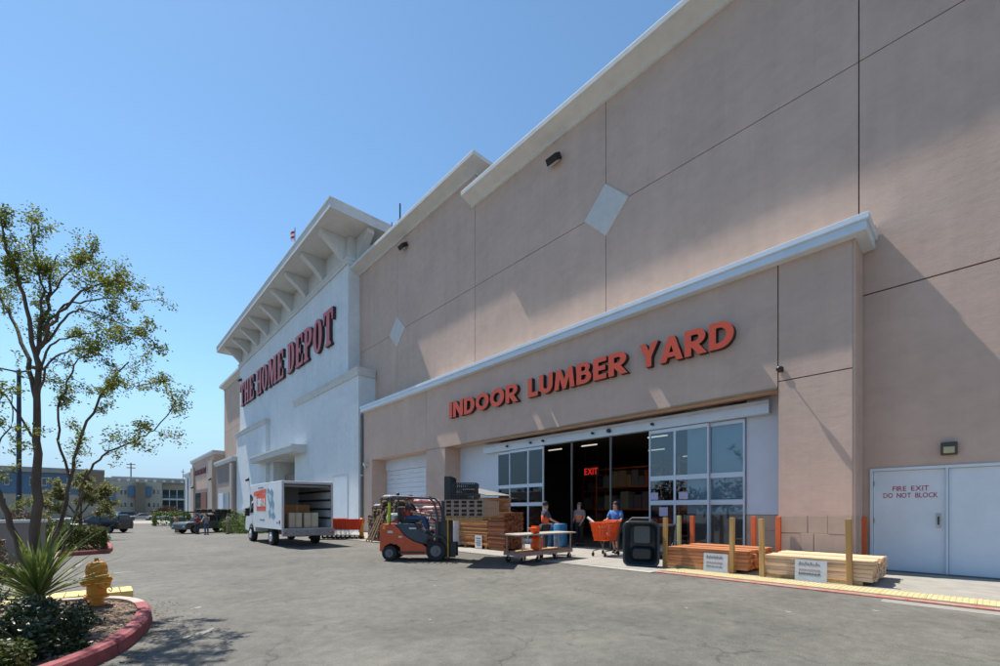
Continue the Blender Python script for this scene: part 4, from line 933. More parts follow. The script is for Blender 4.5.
# ================================================================== VEHICLES
# ---- moving truck with its back open
TRW = mat('truck_white', (.74, .75, .75), .4, var=.05, scale=1.5)
tk = thing('box_truck', 'white box truck with orange lettering on its side and the back open', 'truck', (6.75, 21.3, 0))
XL, XR, Y0, Y1, Z0, Z1 = -1.06, 1.06, -1.72, 2.70, .74, 2.76
MB().box(XL, XL + .04, Y0 + .05, Y1, Z0, Z1 - .03).build('side_wall', TRW, tk); MB().box(XR - .04, XR, Y0 + .05, Y1, Z0, Z1 - .03).build('side_wall', TRW, tk)
MB().box(XL, XR, Y0 + .02, Y1 + .02, Z1 - .029, Z1 + .02).build('roof', mat('truck_roof', (.80, .80, .80), .4), tk, bevel=.015); MB().box(XL + .041, XR - .041, Y1 - .05, Y1, Z0 + .05, Z1 - .03).build('front_wall', TRW, tk)
MB().box(XL + .041, XR - .041, Y0 + .05, Y1 - .051, Z0, Z0 + .049).build('cargo_floor', mat('cargo_floor', (.20, .15, .10), .8), tk)
mb = MB()
for x in (XL, XR - .09): mb.box(x, x + .09, Y0, Y0 + .05, Z0 - .02, Z1)
mb.box(XL + .091, XR - .091, Y0, Y0 + .05, Z1 - .10, Z1); mb.box(XL + .091, XR - .091, Y0, Y0 + .05, Z0 - .02, Z0 + .05); mb.build('rear_frame', mat('brushed_frame', (.52, .53, .55), .4, .5), tk)
mb = MB()
for z in (1.15, 1.55, 1.95, 2.35): mb.box(XR - .075, XR - .041, Y0 + .15, Y1 - .1, z, z + .09); mb.box(XL + .041, XL + .075, Y0 + .15, Y1 - .1, z, z + .09)
mb.box(XL + .1, XR - .1, Y1 - .09, Y1 - .051, 1.5, 1.6); mb.build('tie_rail', mat('dark_rail', (.05, .045, .04), .6), tk)
MB().box(XL + .10, XR - .10, Y0 + .12, Y0 + 1.6, Z1 - .22, Z1 - .14).build('rolled_door', mat('rolled_door', (.25, .25, .26), .6), tk)
mb = MB(); mb.box(XL - .01, XR + .02, Y0 - .16, Y0 - .01, .47, .73); 
for i in range(24): x = XL + .05 + i * .086; mb.box(x, x + .05, Y0 - .175, Y0 - .161, .52, .68)
mb.build('rear_bumper', mat('tread_plate', (.34, .34, .35), .5, .5, var=.35, scale=14), tk)
for x in (XL + .07, XR - .13): MB().box(x, x + .07, Y0 - .18, Y0 - .162, .56, .64).build('tail_light', RED, tk)
MB().box(-.40, .40, -1.6, 4.0, .42, .60).build('chassis', BLK, tk)
for (x, y) in ((-.90, 0), (.90, 0), (-.90, 3.45), (.90, 3.45)):
    o = MB().wheel((0, 0, 0), .37, .26, 'X', 22, .6).build('wheel', RUB, tk); o.location = (x, y, .37); s_ = 1 if x > 0 else -1
    h = MB().lathe([(.22, 0), (.20, .03), (.10, .02), (.08, .06)], 14, (0, 0, 0), Matrix.Rotation(R(90 * s_), 3, 'Y')).build('rim', mat('white_rim', (.6, .6, .6), .4), o); h.location = (s_ * .11, 0, 0)
mb = MB(); cabp = [(2.76, .50), (2.76, 1.95), (3.05, 2.02), (3.42, 1.98), (3.86, 1.42), (4.45, 1.28), (4.62, 1.10), (4.66, .55), (3.95, .48), (3.84, .72), (3.62, .86), (3.3, .86), (3.08, .72), (2.98, .5)]
mb.prism(cabp, -.98, .98, 'X'); mb.build('cab', TRW, tk, bevel=.03)
for x in (-.985, .985): MB().prism([(3.0, 1.42), (3.02, 1.9), (3.38, 1.88), (3.72, 1.42)], x - .004, x + .004, 'X').build('side_window', CARGL, tk)
mb = MB(); mb.v = [(-.9, 3.48, 1.95), (.9, 3.48, 1.95), (.9, 3.90, 1.45), (-.9, 3.90, 1.45)]; mb.face(0, 1, 2, 3); mb.build('windscreen', CARGL, tk)
MB().box(-1.22, -1.02, 3.55, 3.62, 1.25, 1.65).build('mirror', BLK, tk, bevel=.02)
MB().prism([(2.72, 2.10), (3.3, 2.35), (3.4, 2.77), (2.72, 2.77)], -1.05, 1.05, 'X').build('cab_overhang', TRW, tk, bevel=.02)
OT = mat('orange_red_print', (.78, .10, .04), .5); TL = mat('teal_print', (.20, .33, .42), .5); NB = mat('navy_print', (.10, .16, .34), .5)
MB().prism([(2.66, 2.42), (.55, 2.52), (.55, 2.30), (2.66, 2.22)], XL - .006, XL - .001, 'X').build('side_stripe', OT, tk)
MB().box(XL - .006, XL - .001, .62, 2.15, 1.52, 2.27).build('side_panel_print', OT, tk)
class _P: pass
gw = bpy.data.objects.new('lettering', None); COL.objects.link(gw); gw.location = (0, 0, 0); 
tr_l = tk.location.copy()
ls = write_row('U-HAUL', (XL - .008 + tr_l.x, 2.08 + tr_l.y, 1.72), 1.38, .36, .006, .025, [mat('white_print', (.8, .8, .8), .5)], tk, shear=.0)
bpy.data.objects.remove(gw)
mb = MB(); mb.prism([(.42, 2.45), (.20, 2.55), (-.10, 2.40), (-.30, 2.50), (-.55, 2.35), (-.45, 2.05), (-.70, 1.85), (-.55, 1.55), (-.85, 1.30), (-.50, 1.15), (-.20, 1.30), (.05, 1.18), (.20, 1.45), (-.02, 1.65), (.15, 1.90), (.30, 2.10)], XL - .006, XL - .001, 'X'); mb.build('side_graphic', TL, tk)
mb = MB(); mb.prism([(.30, 2.30), (.0, 2.25), (-.35, 2.1), (-.25, 1.9), (.0, 1.95)], XL - .011, XL - .0065, 'X'); mb.prism([(-.05, 1.6), (-.35, 1.7), (-.6, 1.45), (-.3, 1.35)], XL - .011, XL - .0065, 'X'); mb.build('side_graphic', mat('pale_teal_print', (.42, .58, .60), .5), tk)
mb = MB()
for y, z, w in ((1.9, 2.56, .9), (1.6, 1.08, .8), (-1.0, 1.0, .2)): mb.box(XL - .006, XL - .001, y - w, y, z, z + .05)
mb.build('small_print', NB, tk)
MB().box(XL - .012, XL - .001, Y0 + .25, Y0 + .36, .98, 1.12).build('side_marker', DARK, tk)
for i, (x, y, w, h, l, m_) in enumerate(((-.42, -1.15, .54, .64, 'pale cardboard box at the left in the open truck', mat('pale_carton', (.60, .50, .36), .8)), (.24, -1.15, .60, .64, 'pale cardboard box at the right in the open truck', MC['pale_carton']), (-.1, -.35, 1.1, .98, 'brown padded bundle behind the boxes in the truck', mat('brown_pad', (.40, .17, .06), .8, bump=.3)))):
    t = thing('carton', l, 'box', (6.75 + x, 21.3 + y, .80)); MB().box(-w / 2, w / 2, -.24, .24, 0, h).build('carton', m_, t, bevel=.015); MB().box(-.03, .03, -.244, .244, -.0, h + .003).build('tape', mat('packing_tape', (.40, .30, .18), .4), t)

# ---- ordinary cars
def make_car(name, lab, cat, lower, cabin, glass, w, paint, wheels, wr, loc, rz, group=None, lamps=True):
    """lower: body side outline rear to front without its underside; cabin: greenhouse outline on the belt; glass: side window outline"""
    t = thing(name, lab, cat, loc, rz, group); belt = cabin[0][1]; zt = max(z for y, z in cabin); mb = MB(); hw0 = w / 2
    bot = min(z for y, z in lower); out = list(lower)
    for y in sorted(wheels, reverse=True):
        R_ = wr + .07; out += [(y + R_ * math.cos(R(a_)), max(bot, wr + R_ * math.sin(R(a_)))) for a_ in range(0, 181, 20)]
    # side skins follow the arches; triangulated by the polygon filler of bmesh
    import bmesh
    bm = bmesh.new(); rings = []
    for x in (-hw0, -hw0 * .93, hw0 * .93, hw0):
        k = 1.0 if abs(x) < hw0 * .99 else 0.0
        rings.append([bm.verts.new((x, y * (1 if k else .992), z - (0 if k else (.02 if z > .9 else 0)))) for y, z in out])
    n = len(out)
    for a_, c_ in ((0, 1), (1, 2), (2, 3)):
        for i in range(n): j = (i + 1) % n; bm.faces.new((rings[a_][i], rings[c_][i], rings[c_][j], rings[a_][j]))
    bm.faces.new(rings[0]); bm.faces.new(list(reversed(rings[3])))
    hw = lambda z: hw0 * .97 - max(0, (z - belt)) / max(.01, zt - belt) * .30 * hw0
    cl = [bm.verts.new((-hw(z), y, z - (.03 if z <= belt + .01 else 0))) for y, z in cabin]; cr = [bm.verts.new((hw(z), y, z - (.03 if z <= belt + .01 else 0))) for y, z in cabin]; k = len(cabin)
    bm.faces.new(cl); bm.faces.new(list(reversed(cr)))
    for i in range(k): j = (i + 1) % k; bm.faces.new((cl[i], cr[i], cr[j], cl[j]))
    bmesh.ops.recalc_face_normals(bm, faces=bm.faces); bmesh.ops.triangulate(bm, faces=[f for f in bm.faces if len(f.verts) > 4])
    me = bpy.data.meshes.new('body'); bm.to_mesh(me); bm.free(); me.materials.append(paint); o = bpy.data.objects.new('body', me); COL.objects.link(o); o.parent = t
    bv = o.modifiers.new('bevel', 'BEVEL'); bv.width = .035; bv.segments = 2; bv.limit_method = 'ANGLE'; bv.angle_limit = R(35)
    for s_ in (-1, 1):
        g = MB(); k = len(glass); g.v = [(s_ * (hw(z) + .006), y, z) for y, z in glass] + [(s_ * (hw(z) - .01), y, z) for y, z in glass]
        g.face(*range(k)); g.face(*[k + i for i in reversed(range(k))]); [g.face(i, k + i, k + (i + 1) % k, (i + 1) % k) for i in range(k)]; g.build('side_window', CARGL, t)
        for yy in (glass[0][0] * .45 + glass[-1][0] * .55,): MB().box(s_ * (hw(belt) - .02) - .012, s_ * (hw(belt) - .02) + .012, yy - .03, yy + .03, belt, zt - .08).build('pillar', BLK, t)
    def screen(p, q, d):
        (y0, z0), (y1, z1) = p, q; g = MB(); a0 = .12; y0, z0, y1, z1 = y0 + (y1 - y0) * a0, z0 + (z1 - z0) * a0, y1 + (y0 - y1) * a0, z1 + (z0 - z1) * a0
        g.v = [(-hw(z0) * .88, y0 + d, z0 + .01), (hw(z0) * .88, y0 + d, z0 + .01), (hw(z1) * .86, y1 + d, z1 + .01), (-hw(z1) * .86, y1 + d, z1 + .01)]; g.v += [(x, y - d * 1.5, z - .02) for x, y, z in g.v]
        for f in ((0, 1, 2, 3), (7, 6, 5, 4), (0, 4, 5, 1), (1, 5, 6, 2), (2, 6, 7, 3), (3, 7, 4, 0)): g.face(*f)
        return g
    screen(cabin[0], cabin[1], -.012).build('rear_window', CARGL, t); screen(cabin[-1], cabin[-2], .012).build('windscreen', CARGL, t)
    prof = lower
    for s_ in (-1, 1): MB().box(s_ * (hw0 + .10) - .08, s_ * (hw0 + .10) + .08, cabin[-1][0] - .22, cabin[-1][0] - .12, belt, belt + .16).build('mirror', BLK, t, bevel=.02)
    w0 = None
    for y in wheels:
        for s_ in (-1, 1):
            o = MB().wheel((0, 0, 0), wr, .22, 'X', 20, .62).build('wheel', RUB, t); o.location = (s_ * (w / 2 - .10), y, wr)
            h = MB().lathe([(wr * .64, 0), (wr * .6, .02), (wr * .2, .01), (.03, .02)], 12, (0, 0, 0), Matrix.Rotation(R(90 * s_), 3, 'Y')).build('rim', mat('dull_rim', (.16, .16, .16), .4, .6), o); h.location = (s_ * .10, 0, 0)
    yr, yf = min(y for y, z in prof), max(y for y, z in prof)
    if lamps:
        for s_ in (-1, 1):
            MB().box(s_ * (w / 2 - .2) - .12, s_ * (w / 2 - .2) + .12, yf - .06, yf + .012, .62, .76).build('headlight', mat('headlight', (.6, .62, .65), .15), t)
            MB().box(s_ * (w / 2 - .16) - .09, s_ * (w / 2 - .16) + .09, yr - .012, yr + .05, .78, .98).build('tail_light', RED, t)
    return t
SEDAN = ([(-2.25, .30), (-2.28, .70), (-2.2, .96), (-1.55, 1.0), (1.0, .98), (1.95, .86), (2.25, .66), (2.27, .30)], [(-1.65, .99), (-1.0, 1.40), (-.4, 1.45), (.1, 1.43), (.98, .98)])
SEDG = [(-1.38, 1.02), (-.95, 1.34), (-.4, 1.38), (.06, 1.36), (.72, 1.02)]
SUVP = ([(-2.3, .36), (-2.36, .8), (-2.32, 1.16), (1.0, 1.16), (2.05, 1.06), (2.32, .86), (2.34, .36)], [(-2.30, 1.15), (-2.12, 1.74), (-1.9, 1.83), (.2, 1.81), (.98, 1.15)])
SUVG = [(-2.08, 1.20), (-1.95, 1.70), (-1.8, 1.73), (.16, 1.71), (.74, 1.20)]
DK = mat('dark_car_paint', (.012, .013, .017), .25, spec=.7)
o = make_car('parked_car', 'dark blue black sport utility car behind the clipped hedge', 'car', *SUVP, SUVG, 1.85, DK, (-1.4, 1.42), .37, (.55, 59.3, gz(59)), R(48))
PC = [mat('white_car_paint', (.70, .70, .70), .3), mat('silver_car_paint', (.36, .38, .40), .3, .4), mat('grey_car_paint', (.10, .11, .12), .3, .3), mat('blue_car_paint', (.05, .10, .22), .3)]
NM = ['white', 'silver', 'charcoal', 'blue']
for i, (x, c, lb) in enumerate(((0.6, 1, 'silver car parked far off just right of the small tree'), (3.0, 2, 'charcoal car parked far off by the blue wall panel'), (5.4, 1, 'silver car parked below the cream apartment windows'), (7.8, 0, 'white car parked below the brown apartment bay'), (10.2, 0, 'white car parked left of the green hedge far off'))):
    make_car('parked_car', lb, 'car', *(SUVP if i == 1 else SEDAN), SUVG if i == 1 else SEDG, 1.8, PC[c], (-1.35, 1.35), .32, (x * 1.28, 118 + .15 * i, -.75), R(115 - 8 * i), 'cars parked in front of the apartments')
for i, (x, y, c, lb) in enumerate(((-8.2, 62, 3, 'blue car behind the low wall at the left edge'), (-4.9, 62.4, 1, 'silver car behind the low wall right of the lamp post'), (-5.2, 52, 3, 'blue car behind the low wall next to the tree trunk'), (-2.4, 63, 0, 'white car half hidden by the small olive tree'))):
    make_car('parked_car', lb, 'car', *SEDAN, SEDG, 1.8, PC[c], (-1.35, 1.35), .32, (x, y, -.75), R(80), 'cars parked behind the low wall')
# ---- pickup loaded with a rack
PUP = ([(-2.75, .46), (-2.78, 1.10), (1.2, 1.14), (2.55, 1.06), (2.72, .88), (2.74, .42)], [(-.62, 1.12), (-.54, 1.74), (-.40, 1.82), (.58, 1.80), (1.2, 1.13)])
PUG = [(-.50, 1.22), (-.42, 1.72), (.56, 1.74), (.98, 1.20)]
PGR = mat('pewter_paint', (.12, .12, .118), .35, .4)
pk = make_car('pickup_truck', 'grey pickup truck with a loaded rack parked near the hedge', 'pickup', *PUP, PUG, 1.9, PGR, (-1.75, 1.75), .40, (8.2, 52.6, gz(53)), R(118))
mb = MB()
for x in (-.85, .85):
    for y in (-2.6, -.7, 1.6): mb.tube([(x, y, 1.1), (x, y, 2.0)], .03, 6)
    mb.tube([(x, -2.7, 2.0), (x, 1.7, 2.0)], .03, 6)
for y in (-2.6, -.7, 1.6): mb.tube([(-.85, y, 2.0), (.85, y, 2.0)], .03, 6)
mb.build('rack', BLK, pk)
mb = MB(); mb.box(-.96, .96, -2.68, -.70, 1.12, 1.20); mb.box(-.8, .8, -2.7, -.66, .98, 1.1); mb.build('bed_rail', BLK, pk)
for i, (x, y, h, l, m_) in enumerate(((-.3, -1.2, .75, 'dark crate in the pickup bed behind the cab', DARK), (.3, -2.1, .6, 'brown box at the tail of the pickup bed', CARD), (-.35, -2.1, .85, 'black box at the tail of the pickup bed', CH), (.4, -1.2, .55, 'grey box in the pickup bed right behind the cab', FLASH))):
    ca, sa = math.cos(R(118)), math.sin(R(118)); wx, wy = 8.2 + x * ca - y * sa, 52.6 + x * sa + y * ca
    t = thing('load_crate', l, 'crate', (wx, wy, gz(53) + 1.2), R(118)); MB().box(-.4, .4, -.35, .35, 0, h).build('crate', m_, t, bevel=.02); MB().box(-.42, .42, -.37, .37, h, h + .04).build('lid', BLK, t)
for i, (y_, lb_) in enumerate(((-1.6, 'dark rolled bundle at the back of the pickup rack'), (.3, 'dark rolled bundle over the cab on the pickup rack'))):
    x_ = -.35 + .3 * i; t = thing('roof_bundle', lb_, 'bundle', (8.2 + x_ * ca - y_ * sa, 52.6 + x_ * sa + y_ * ca, gz(53) + 2.06), R(118))
    MB().tube([(0, -.8, .16), (0, .8, .16)], .15, 9).build('bundle', CH, t); MB().tube([(0, -.4, .16), (0, -.36, .16)], .155, 9).tube([(0, .4, .16), (0, .36, .16)], .155, 9).build('strap', YEL, t)
t = thing('ladder', 'long ladder lying on the pickup rack', 'ladder', (8.2, 52.6, gz(53) + 2.03), R(118))
for x in (.15, .55): MB().box(x, x + .04, -2.7, 1.8, 0, .08).build('rail', mat('fibreglass', (.25, .10, .04), .5), t)
r0 = None
for i in range(14):
    if r0 is None: r0 = MB().tube([(.19, 0, .04), (.55, 0, .04)], .015, 6).build('rung', STEEL, t); r0.location = (0, -1.85, 0)
    else: shared(r0, t, (0, -1.85 + i * .24, 0))

# ================================================================== PEOPLE
def skinned(name, verts, edges, m_, parent, sub=1):
    me = bpy.data.meshes.new(name); me.from_pydata([v[0] for v in verts], edges, []); me.materials.append(m_)
    o = bpy.data.objects.new(name, me); COL.objects.link(o); o.parent = parent
    md = o.modifiers.new('skin', 'SKIN'); md.use_smooth_shade = True
    if not me.skin_vertices: me.attributes
    for i, v in enumerate(verts):
        r_ = v[1]; me.skin_vertices[0].data[i].radius = r_ if isinstance(r_, tuple) else (r_, r_); me.skin_vertices[0].data[i].use_root = (i == 0)
    if sub: s_ = o.modifiers.new('sub', 'SUBSURF'); s_.levels = sub; s_.render_levels = sub
    return o
def person(lab, loc, rz, J, shirt, trousers, vest=None, hair=HAIR, skin=SKIN, hat=None, shorts=False):
    """J: joints for a 1.8 m figure facing +Y; x to its right"""
    p = thing('person', lab, 'person', loc, rz)
    D_ = dict(pelvis=(0, 0, .98), belly=(0, .01, 1.14), chest=(0, .0, 1.36), neck=(0, 0, 1.51), head0=(0, .02, 1.60), head1=(0, .03, 1.72),
              shL=(-.19, 0, 1.45), elL=(-.25, -.02, 1.17), wrL=(-.26, .06, .92), shR=(.19, 0, 1.45), elR=(.25, -.02, 1.17), wrR=(.26, .06, .92),
              hiL=(-.10, 0, .93), knL=(-.11, .02, .52), anL=(-.11, -.02, .09), hiR=(.10, 0, .93), knR=(.11, .02, .52), anR=(.11, -.02, .09))
    D_.update(J); V = {k: Vector(v) for k, v in D_.items()}
    vs = []; es = []; ix = {}
    def add(k, co, r_, par=None): ix[k] = len(vs); vs.append((tuple(co), r_)); par is not None and es.append((ix[par], ix[k]))
    add('pelvis', V['pelvis'], (.14, .11)); add('belly', V['belly'], (.13, .10), 'pelvis'); add('chest', V['chest'], (.15, .11), 'belly'); add('neck', V['neck'], .055, 'chest')
    add('h0', V['head0'], (.070, .082), 'neck'); add('h1', V['head1'], (.076, .092), 'h0'); add('h2', V['head1'] + Vector((0, -.01, .07)), (.055, .07), 'h1')
    nd = V['head0'].lerp(V['head1'], .35) + Vector((0, .10, 0)); add('nose', nd, .012, 'h0')
    for S_ in 'LR':
        sg = -1 if S_ == 'L' else 1
        add('sh' + S_, V['sh' + S_], .062, 'chest'); add('el' + S_, V['el' + S_], .043, 'sh' + S_); add('wr' + S_, V['wr' + S_], .030, 'el' + S_)
        f = (V['wr' + S_] - V['el' + S_]).normalized(); pm = V['wr' + S_] + f * .07; add('pm' + S_, pm, (.036, .022), 'wr' + S_)
        sd = f.cross(Vector((sg, 0, 0))).normalized() if abs(f.x) < .9 else Vector((0, 1, 0))
        for q in range(4):
            b = pm + f * .03 + sd * (.018 * (q - 1.5)); l = (.055, .065, .06, .045)[q]
            add(f'f{S_}{q}', b + f * l * .6, .0085, 'pm' + S_); add(f'g{S_}{q}', b + f * l + Vector((-sg * .022, 0, 0)), .007, f'f{S_}{q}')
        add('t' + S_, V['wr' + S_] + f * .05 + sd * .045, .010, 'wr' + S_); add('u' + S_, V['wr' + S_] + f * .08 + sd * .055, .008, 't' + S_)
        add('hi' + S_, V['hi' + S_], .088, 'pelvis'); add('kn' + S_, V['kn' + S_], .058, 'hi' + S_); add('an' + S_, V['an' + S_], .036, 'kn' + S_)
        add('to' + S_, V['an' + S_] + Vector((0, .15, -.05)), .030, 'an' + S_)
    skinned('body', vs, es, skin, p)
    def garment(name, keys, m_, es_):
        vv = [(tuple(V[k] if not isinstance(k, tuple) else k[0].lerp(k[1], k[2])), r_) for k, r_ in keys]; return skinned(name, vv, es_, m_, p)
    el = lambda S_: (V['sh' + S_], V['el' + S_], .85)
    garment('shirt', [('pelvis', (.165, .13)), ('belly', (.155, .125)), ('chest', (.175, .135)), ((V['chest'], V['neck'], .75), .075), ((V['shL'] + Vector((0, 0, .012)), V['shL'], 0.0), .092), (el('L'), .078), ((V['shR'] + Vector((0, 0, .012)), V['shR'], 0.0), .092), (el('R'), .078)], shirt, [(0, 1), (1, 2), (2, 3), (2, 4), (4, 5), (2, 6), (6, 7)])
    kb = .25 if shorts else .93
    garment('trousers', [('pelvis', (.16, .125)), ('hiL', .108), ('knL', .078), ((V['knL'], V['anL'], kb), .066), ('hiR', .108), ('knR', .078), ((V['knR'], V['anR'], kb), .066)], trousers, [(0, 1), (1, 2), (2, 3), (0, 4), (4, 5), (5, 6)])
    if vest: garment('vest', [((V['pelvis'], V['belly'], .4), (.18, .15)), ('belly', (.18, .15)), ('chest', (.205, .165)), ((V['chest'], V['neck'], .6), .10), ((V['chest'], V['shL'], .74), .108), ((V['chest'], V['shR'], .74), .108)], vest, [(0, 1), (1, 2), (2, 3), (2, 4), (2, 5)])
    h = V['head1']
    mb = MB().lathe([(.086, -.02), (.097, .03), (.093, .07), (.07, .11), (.03, .135)], 14, tuple(h + Vector((0, -.022, -.01)))); mb.build('cap' if hat else 'hair', hat or hair, p, smooth=True)
    if hat: MB().box(-.06, .06, .05, .16, 0, .012).build('cap_brim', hat, p).location = tuple(h + Vector((0, 0, .02)))
    for s_ in (-1, 1):
        MB().lathe([(.004, -.008), (.010, 0), (.004, .008)], 8, tuple(h + Vector((s_ * .030, .092, -.045)))).build('eye', DARK, p)
        a = V['anL'] if s_ < 0 else V['anR']
        o = loft(MB(), [[(x, y + .045, z) for x, y in rrect(.048 * q, .135 * q, .045 * q, 3)] for z, q in ((-.088, 1), (-.05, 1.04), (-.01, .8), (.02, .55))]).build('shoe', DARK, p, smooth=True); o.location = tuple(a)
    return p
TS = lambda n, c: mat(n, c, .85, var=.1, scale=9)
# worker in orange vest behind the lumber cart (side on)
person('worker in an orange vest and dark cap standing behind the lumber cart', (11.62, 10.42, .03), R(-125), dict(elR=(.24, .16, 1.2), wrR=(.16, .36, 1.12), wrL=(-.22, .22, 1.02)), TS('navy_shirt', (.04, .045, .07)), TS('dark_trousers', (.03, .03, .035)), vest=TS('orange_vest', (.75, .10, .03)), hat=TS('navy_cap', (.02, .02, .03)))
person('woman in a peach vest and black trousers standing in the doorway', (15.05, 11.55, .035), R(95), dict(elL=(-.27, .06, 1.2), wrL=(-.24, .24, 1.0), wrR=(.30, .10, .95)), TS('grey_tshirt', (.22, .20, .20)), TS('black_trousers', (.012, .012, .014)), vest=TS('peach_vest', (.70, .20, .10)), hair=TS('grey_hair', (.14, .13, .13)))
person('man in a blue t-shirt pushing the orange cart out of the doorway', (13.62, 8.86, .03), R(97), dict(pelvis=(0, -.02, .97), elL=(-.27, .10, 1.2), wrL=(-.24, .36, 1.16), elR=(.27, .10, 1.2), wrR=(.24, .36, 1.16), knL=(-.11, .12, .52), anL=(-.11, .10, .09), anR=(.11, -.16, .09)), TS('blue_tshirt', (.06, .17, .42)), TS('grey_shorts', (.10, .10, .11)), shorts=True)
fo = onfk(0, .50, .34)
person('forklift driver in a red orange vest sitting at the wheel', (fo[0], fo[1], .30), R(-135.4), dict(pelvis=(0, .0, 1.02), belly=(0, -.02, 1.16), chest=(0, .0, 1.36), neck=(0, .02, 1.49), head0=(0, .04, 1.555), head1=(0, .05, 1.64), shL=(-.19, .0, 1.42), shR=(.19, .0, 1.42), elL=(-.26, .16, 1.2), wrL=(-.12, .46, 1.14), elR=(.26, .16, 1.2), wrR=(.12, .46, 1.14),
       hiL=(-.1, .05, .99), hiR=(.1, .05, .99), knL=(-.14, .48, 1.02), knR=(.14, .48, 1.02), anL=(-.13, .60, .62), anR=(.13, .60, .62)), TS('dark_tshirt', (.04, .03, .04)), DEN, vest=TS('red_orange_vest', (.55, .06, .03)), hat=TS('red_cap', (.16, .02, .02)))
person('man in blue jeans and grey top beside the pickup truck', (7.1, 45.3, gz(45.3)), R(20), dict(elL=(-.26, .1, 1.2), wrL=(-.2, .35, 1.2), elR=(.26, .1, 1.2), wrR=(.2, .35, 1.2)), TS('grey_top', (.22, .21, .22)), DEN)
person('person in pale clothes standing at the tail of the pickup', (8.75, 45.6, gz(45.6)), R(60), dict(wrL=(-.2, .25, 1.1)), TS('cream_top', (.45, .42, .36)), TS('tan_trousers', (.30, .25, .19)))
person('person in a dark red shirt at the front of the pickup', (6.95, 48.9, gz(48.9)), R(-40), dict(wrR=(.2, .3, 1.1)), TS('maroon_shirt', (.22, .04, .04)), TS('charcoal_trousers', (.05, .05, .055)))
person('person in an orange brown top far off left of the pickup', (6.0, 54.5, -.75), R(-60), dict(), TS('rust_top', (.40, .17, .09)), TS('brown_trousers', (.12, .09, .07)))

# ================================================================== PLANTING ISLANDS, TREES, SHRUBS
def inset(path, d):
    out = []
    for i, p in enumerate(path):
        a = Vector(path[max(0, i - 1)]); b = Vector(path[min(len(path) - 1, i + 1)]); t_ = (b - a).normalized(); out.append((p[0] + t_.y * d, p[1] - t_.x * d))
    return out
def smooth_path(P, n=5):
    out = []
    for i in range(len(P) - 1):
        p0, p1, p2, p3 = [Vector(P[max(0, min(len(P) - 1, k))]) for k in (i - 1, i, i + 1, i + 2)]
        for j in range(n):
            t_ = j / n; out.append(tuple(.5 * ((2 * p1) + (p2 - p0) * t_ + (2 * p0 - 5 * p1 + 4 * p2 - p3) * t_ ** 2 + (3 * p1 - p0 - 3 * p2 + p3) * t_ ** 3)))
    return out + [tuple(P[-1])]
KP = [(-.16, 0), (-.16, .15), (-.03, .155), (0, .125), (.012, 0)]
REDK = mat('red_kerb_paint', (.27, .05, .06), .85, scale=9, col2=(.30, .10, .10), bump=.35, bscale=40); PALK = mat('bare_kerb_concrete', (.44, .38, .33), .9, var=.15, scale=5, bump=.3)
MUL = mat('mulch_soil', (.15, .105, .07), .95, scale=30, col2=(.24, .17, .12), bump=.8, bscale=60)
isl = smooth_path([(-9, 11.1), (-4, 10.55), (-1.2, 10.2), (-.2, 10.05), (.30, 9.75), (.56, 9.2), (.62, 8.5), (.56, 7.85), (.44, 7.2), (.18, 6.45), (-.24, 5.85), (-.9, 5.3), (-2.2, 4.7), (-5, 4.0)])
cut = next(i for i, p in enumerate(isl) if p[1] < 9.0)
struct(MB().sweep(KP, isl[:cut + 1]).build('bare_kerb', PALK)); kp_ = isl[cut:]
for i in range(0, len(kp_) - 1, 6):
    seg = kp_[i:i + 7]
    if len(seg) > 1:
        e_ = Vector(seg[-1]) - Vector(seg[-2]); seg[-1] = tuple(Vector(seg[-1]) - e_.normalized() * .012); struct(MB().sweep(KP, seg).build('red_kerb', REDK))
inn = inset(isl, .15); mb = MB(); mb.prism(list(reversed(inn)) if False else inn, -.05, .105, 'Z'); struct(mb.build('mulch_bed', MUL))
def in_poly(x, y, P):
    c = False
    for i in range(len(P)):
        x0, y0 = P[i]; x1, y1 = P[i - 1]
        if (y0 > y) != (y1 > y) and x < (x1 - x0) * (y - y0) / (y1 - y0) + x0: c = not c
    return c
mb = MB(); rc = random.Random(3); k = 0
while k < 5200:
    x, y = rc.uniform(-2.2, .5), rc.uniform(5.2, 10.1)
    if not in_poly(x, y, inn): continue
    a = rc.uniform(0, 6.3); l, w_ = rc.uniform(.012, .038), rc.uniform(.004, .012); z = .107 + rc.uniform(0, .015); n = len(mb.v); cx, sx = math.cos(a), math.sin(a); tz = rc.uniform(-.008, .012)
    mb.v += [(x - cx * l - sx * w_, y - sx * l + cx * w_, z), (x + cx * l - sx * w_, y + sx * l + cx * w_, z + tz), (x + cx * l + sx * w_, y + sx * l - cx * w_, z + tz), (x - cx * l + sx * w_, y - sx * l - cx * w_, z + .004)]; mb.face(n, n + 1, n + 2, n + 3); k += 1
tag(mb.build('mulch_chips', mat_island('mulch_chip', [(.09, .06, .045), (.22, .15, .10), (.34, .26, .19), (.13, .09, .065)], .95)), 'brown bark mulch covering the bed around the hydrant', 'mulch', kind='stuff')
# yellow painted pavers along the back of the bed
yp = thing('paver_edging', 'row of yellow painted blocks behind the fire hydrant', 'kerb', (.42, 10.2, 0))
YB = mat('yellow_block', (.66, .44, .05), .8, scale=6, col2=(.72, .58, .30), bump=.3); b0 = None
for i in range(11):
    loc = (-.178 * i - .0, -.012 * i + random.uniform(-.02, .02), .002)
    if b0 is None: b0 = MB().box(-.082, .082, 0, .62, 0, .155).build('block', YB, yp, bevel=.01); b0.location = loc
    else: shared(b0, yp, loc, (0, 0, random.uniform(-.03, .03)))

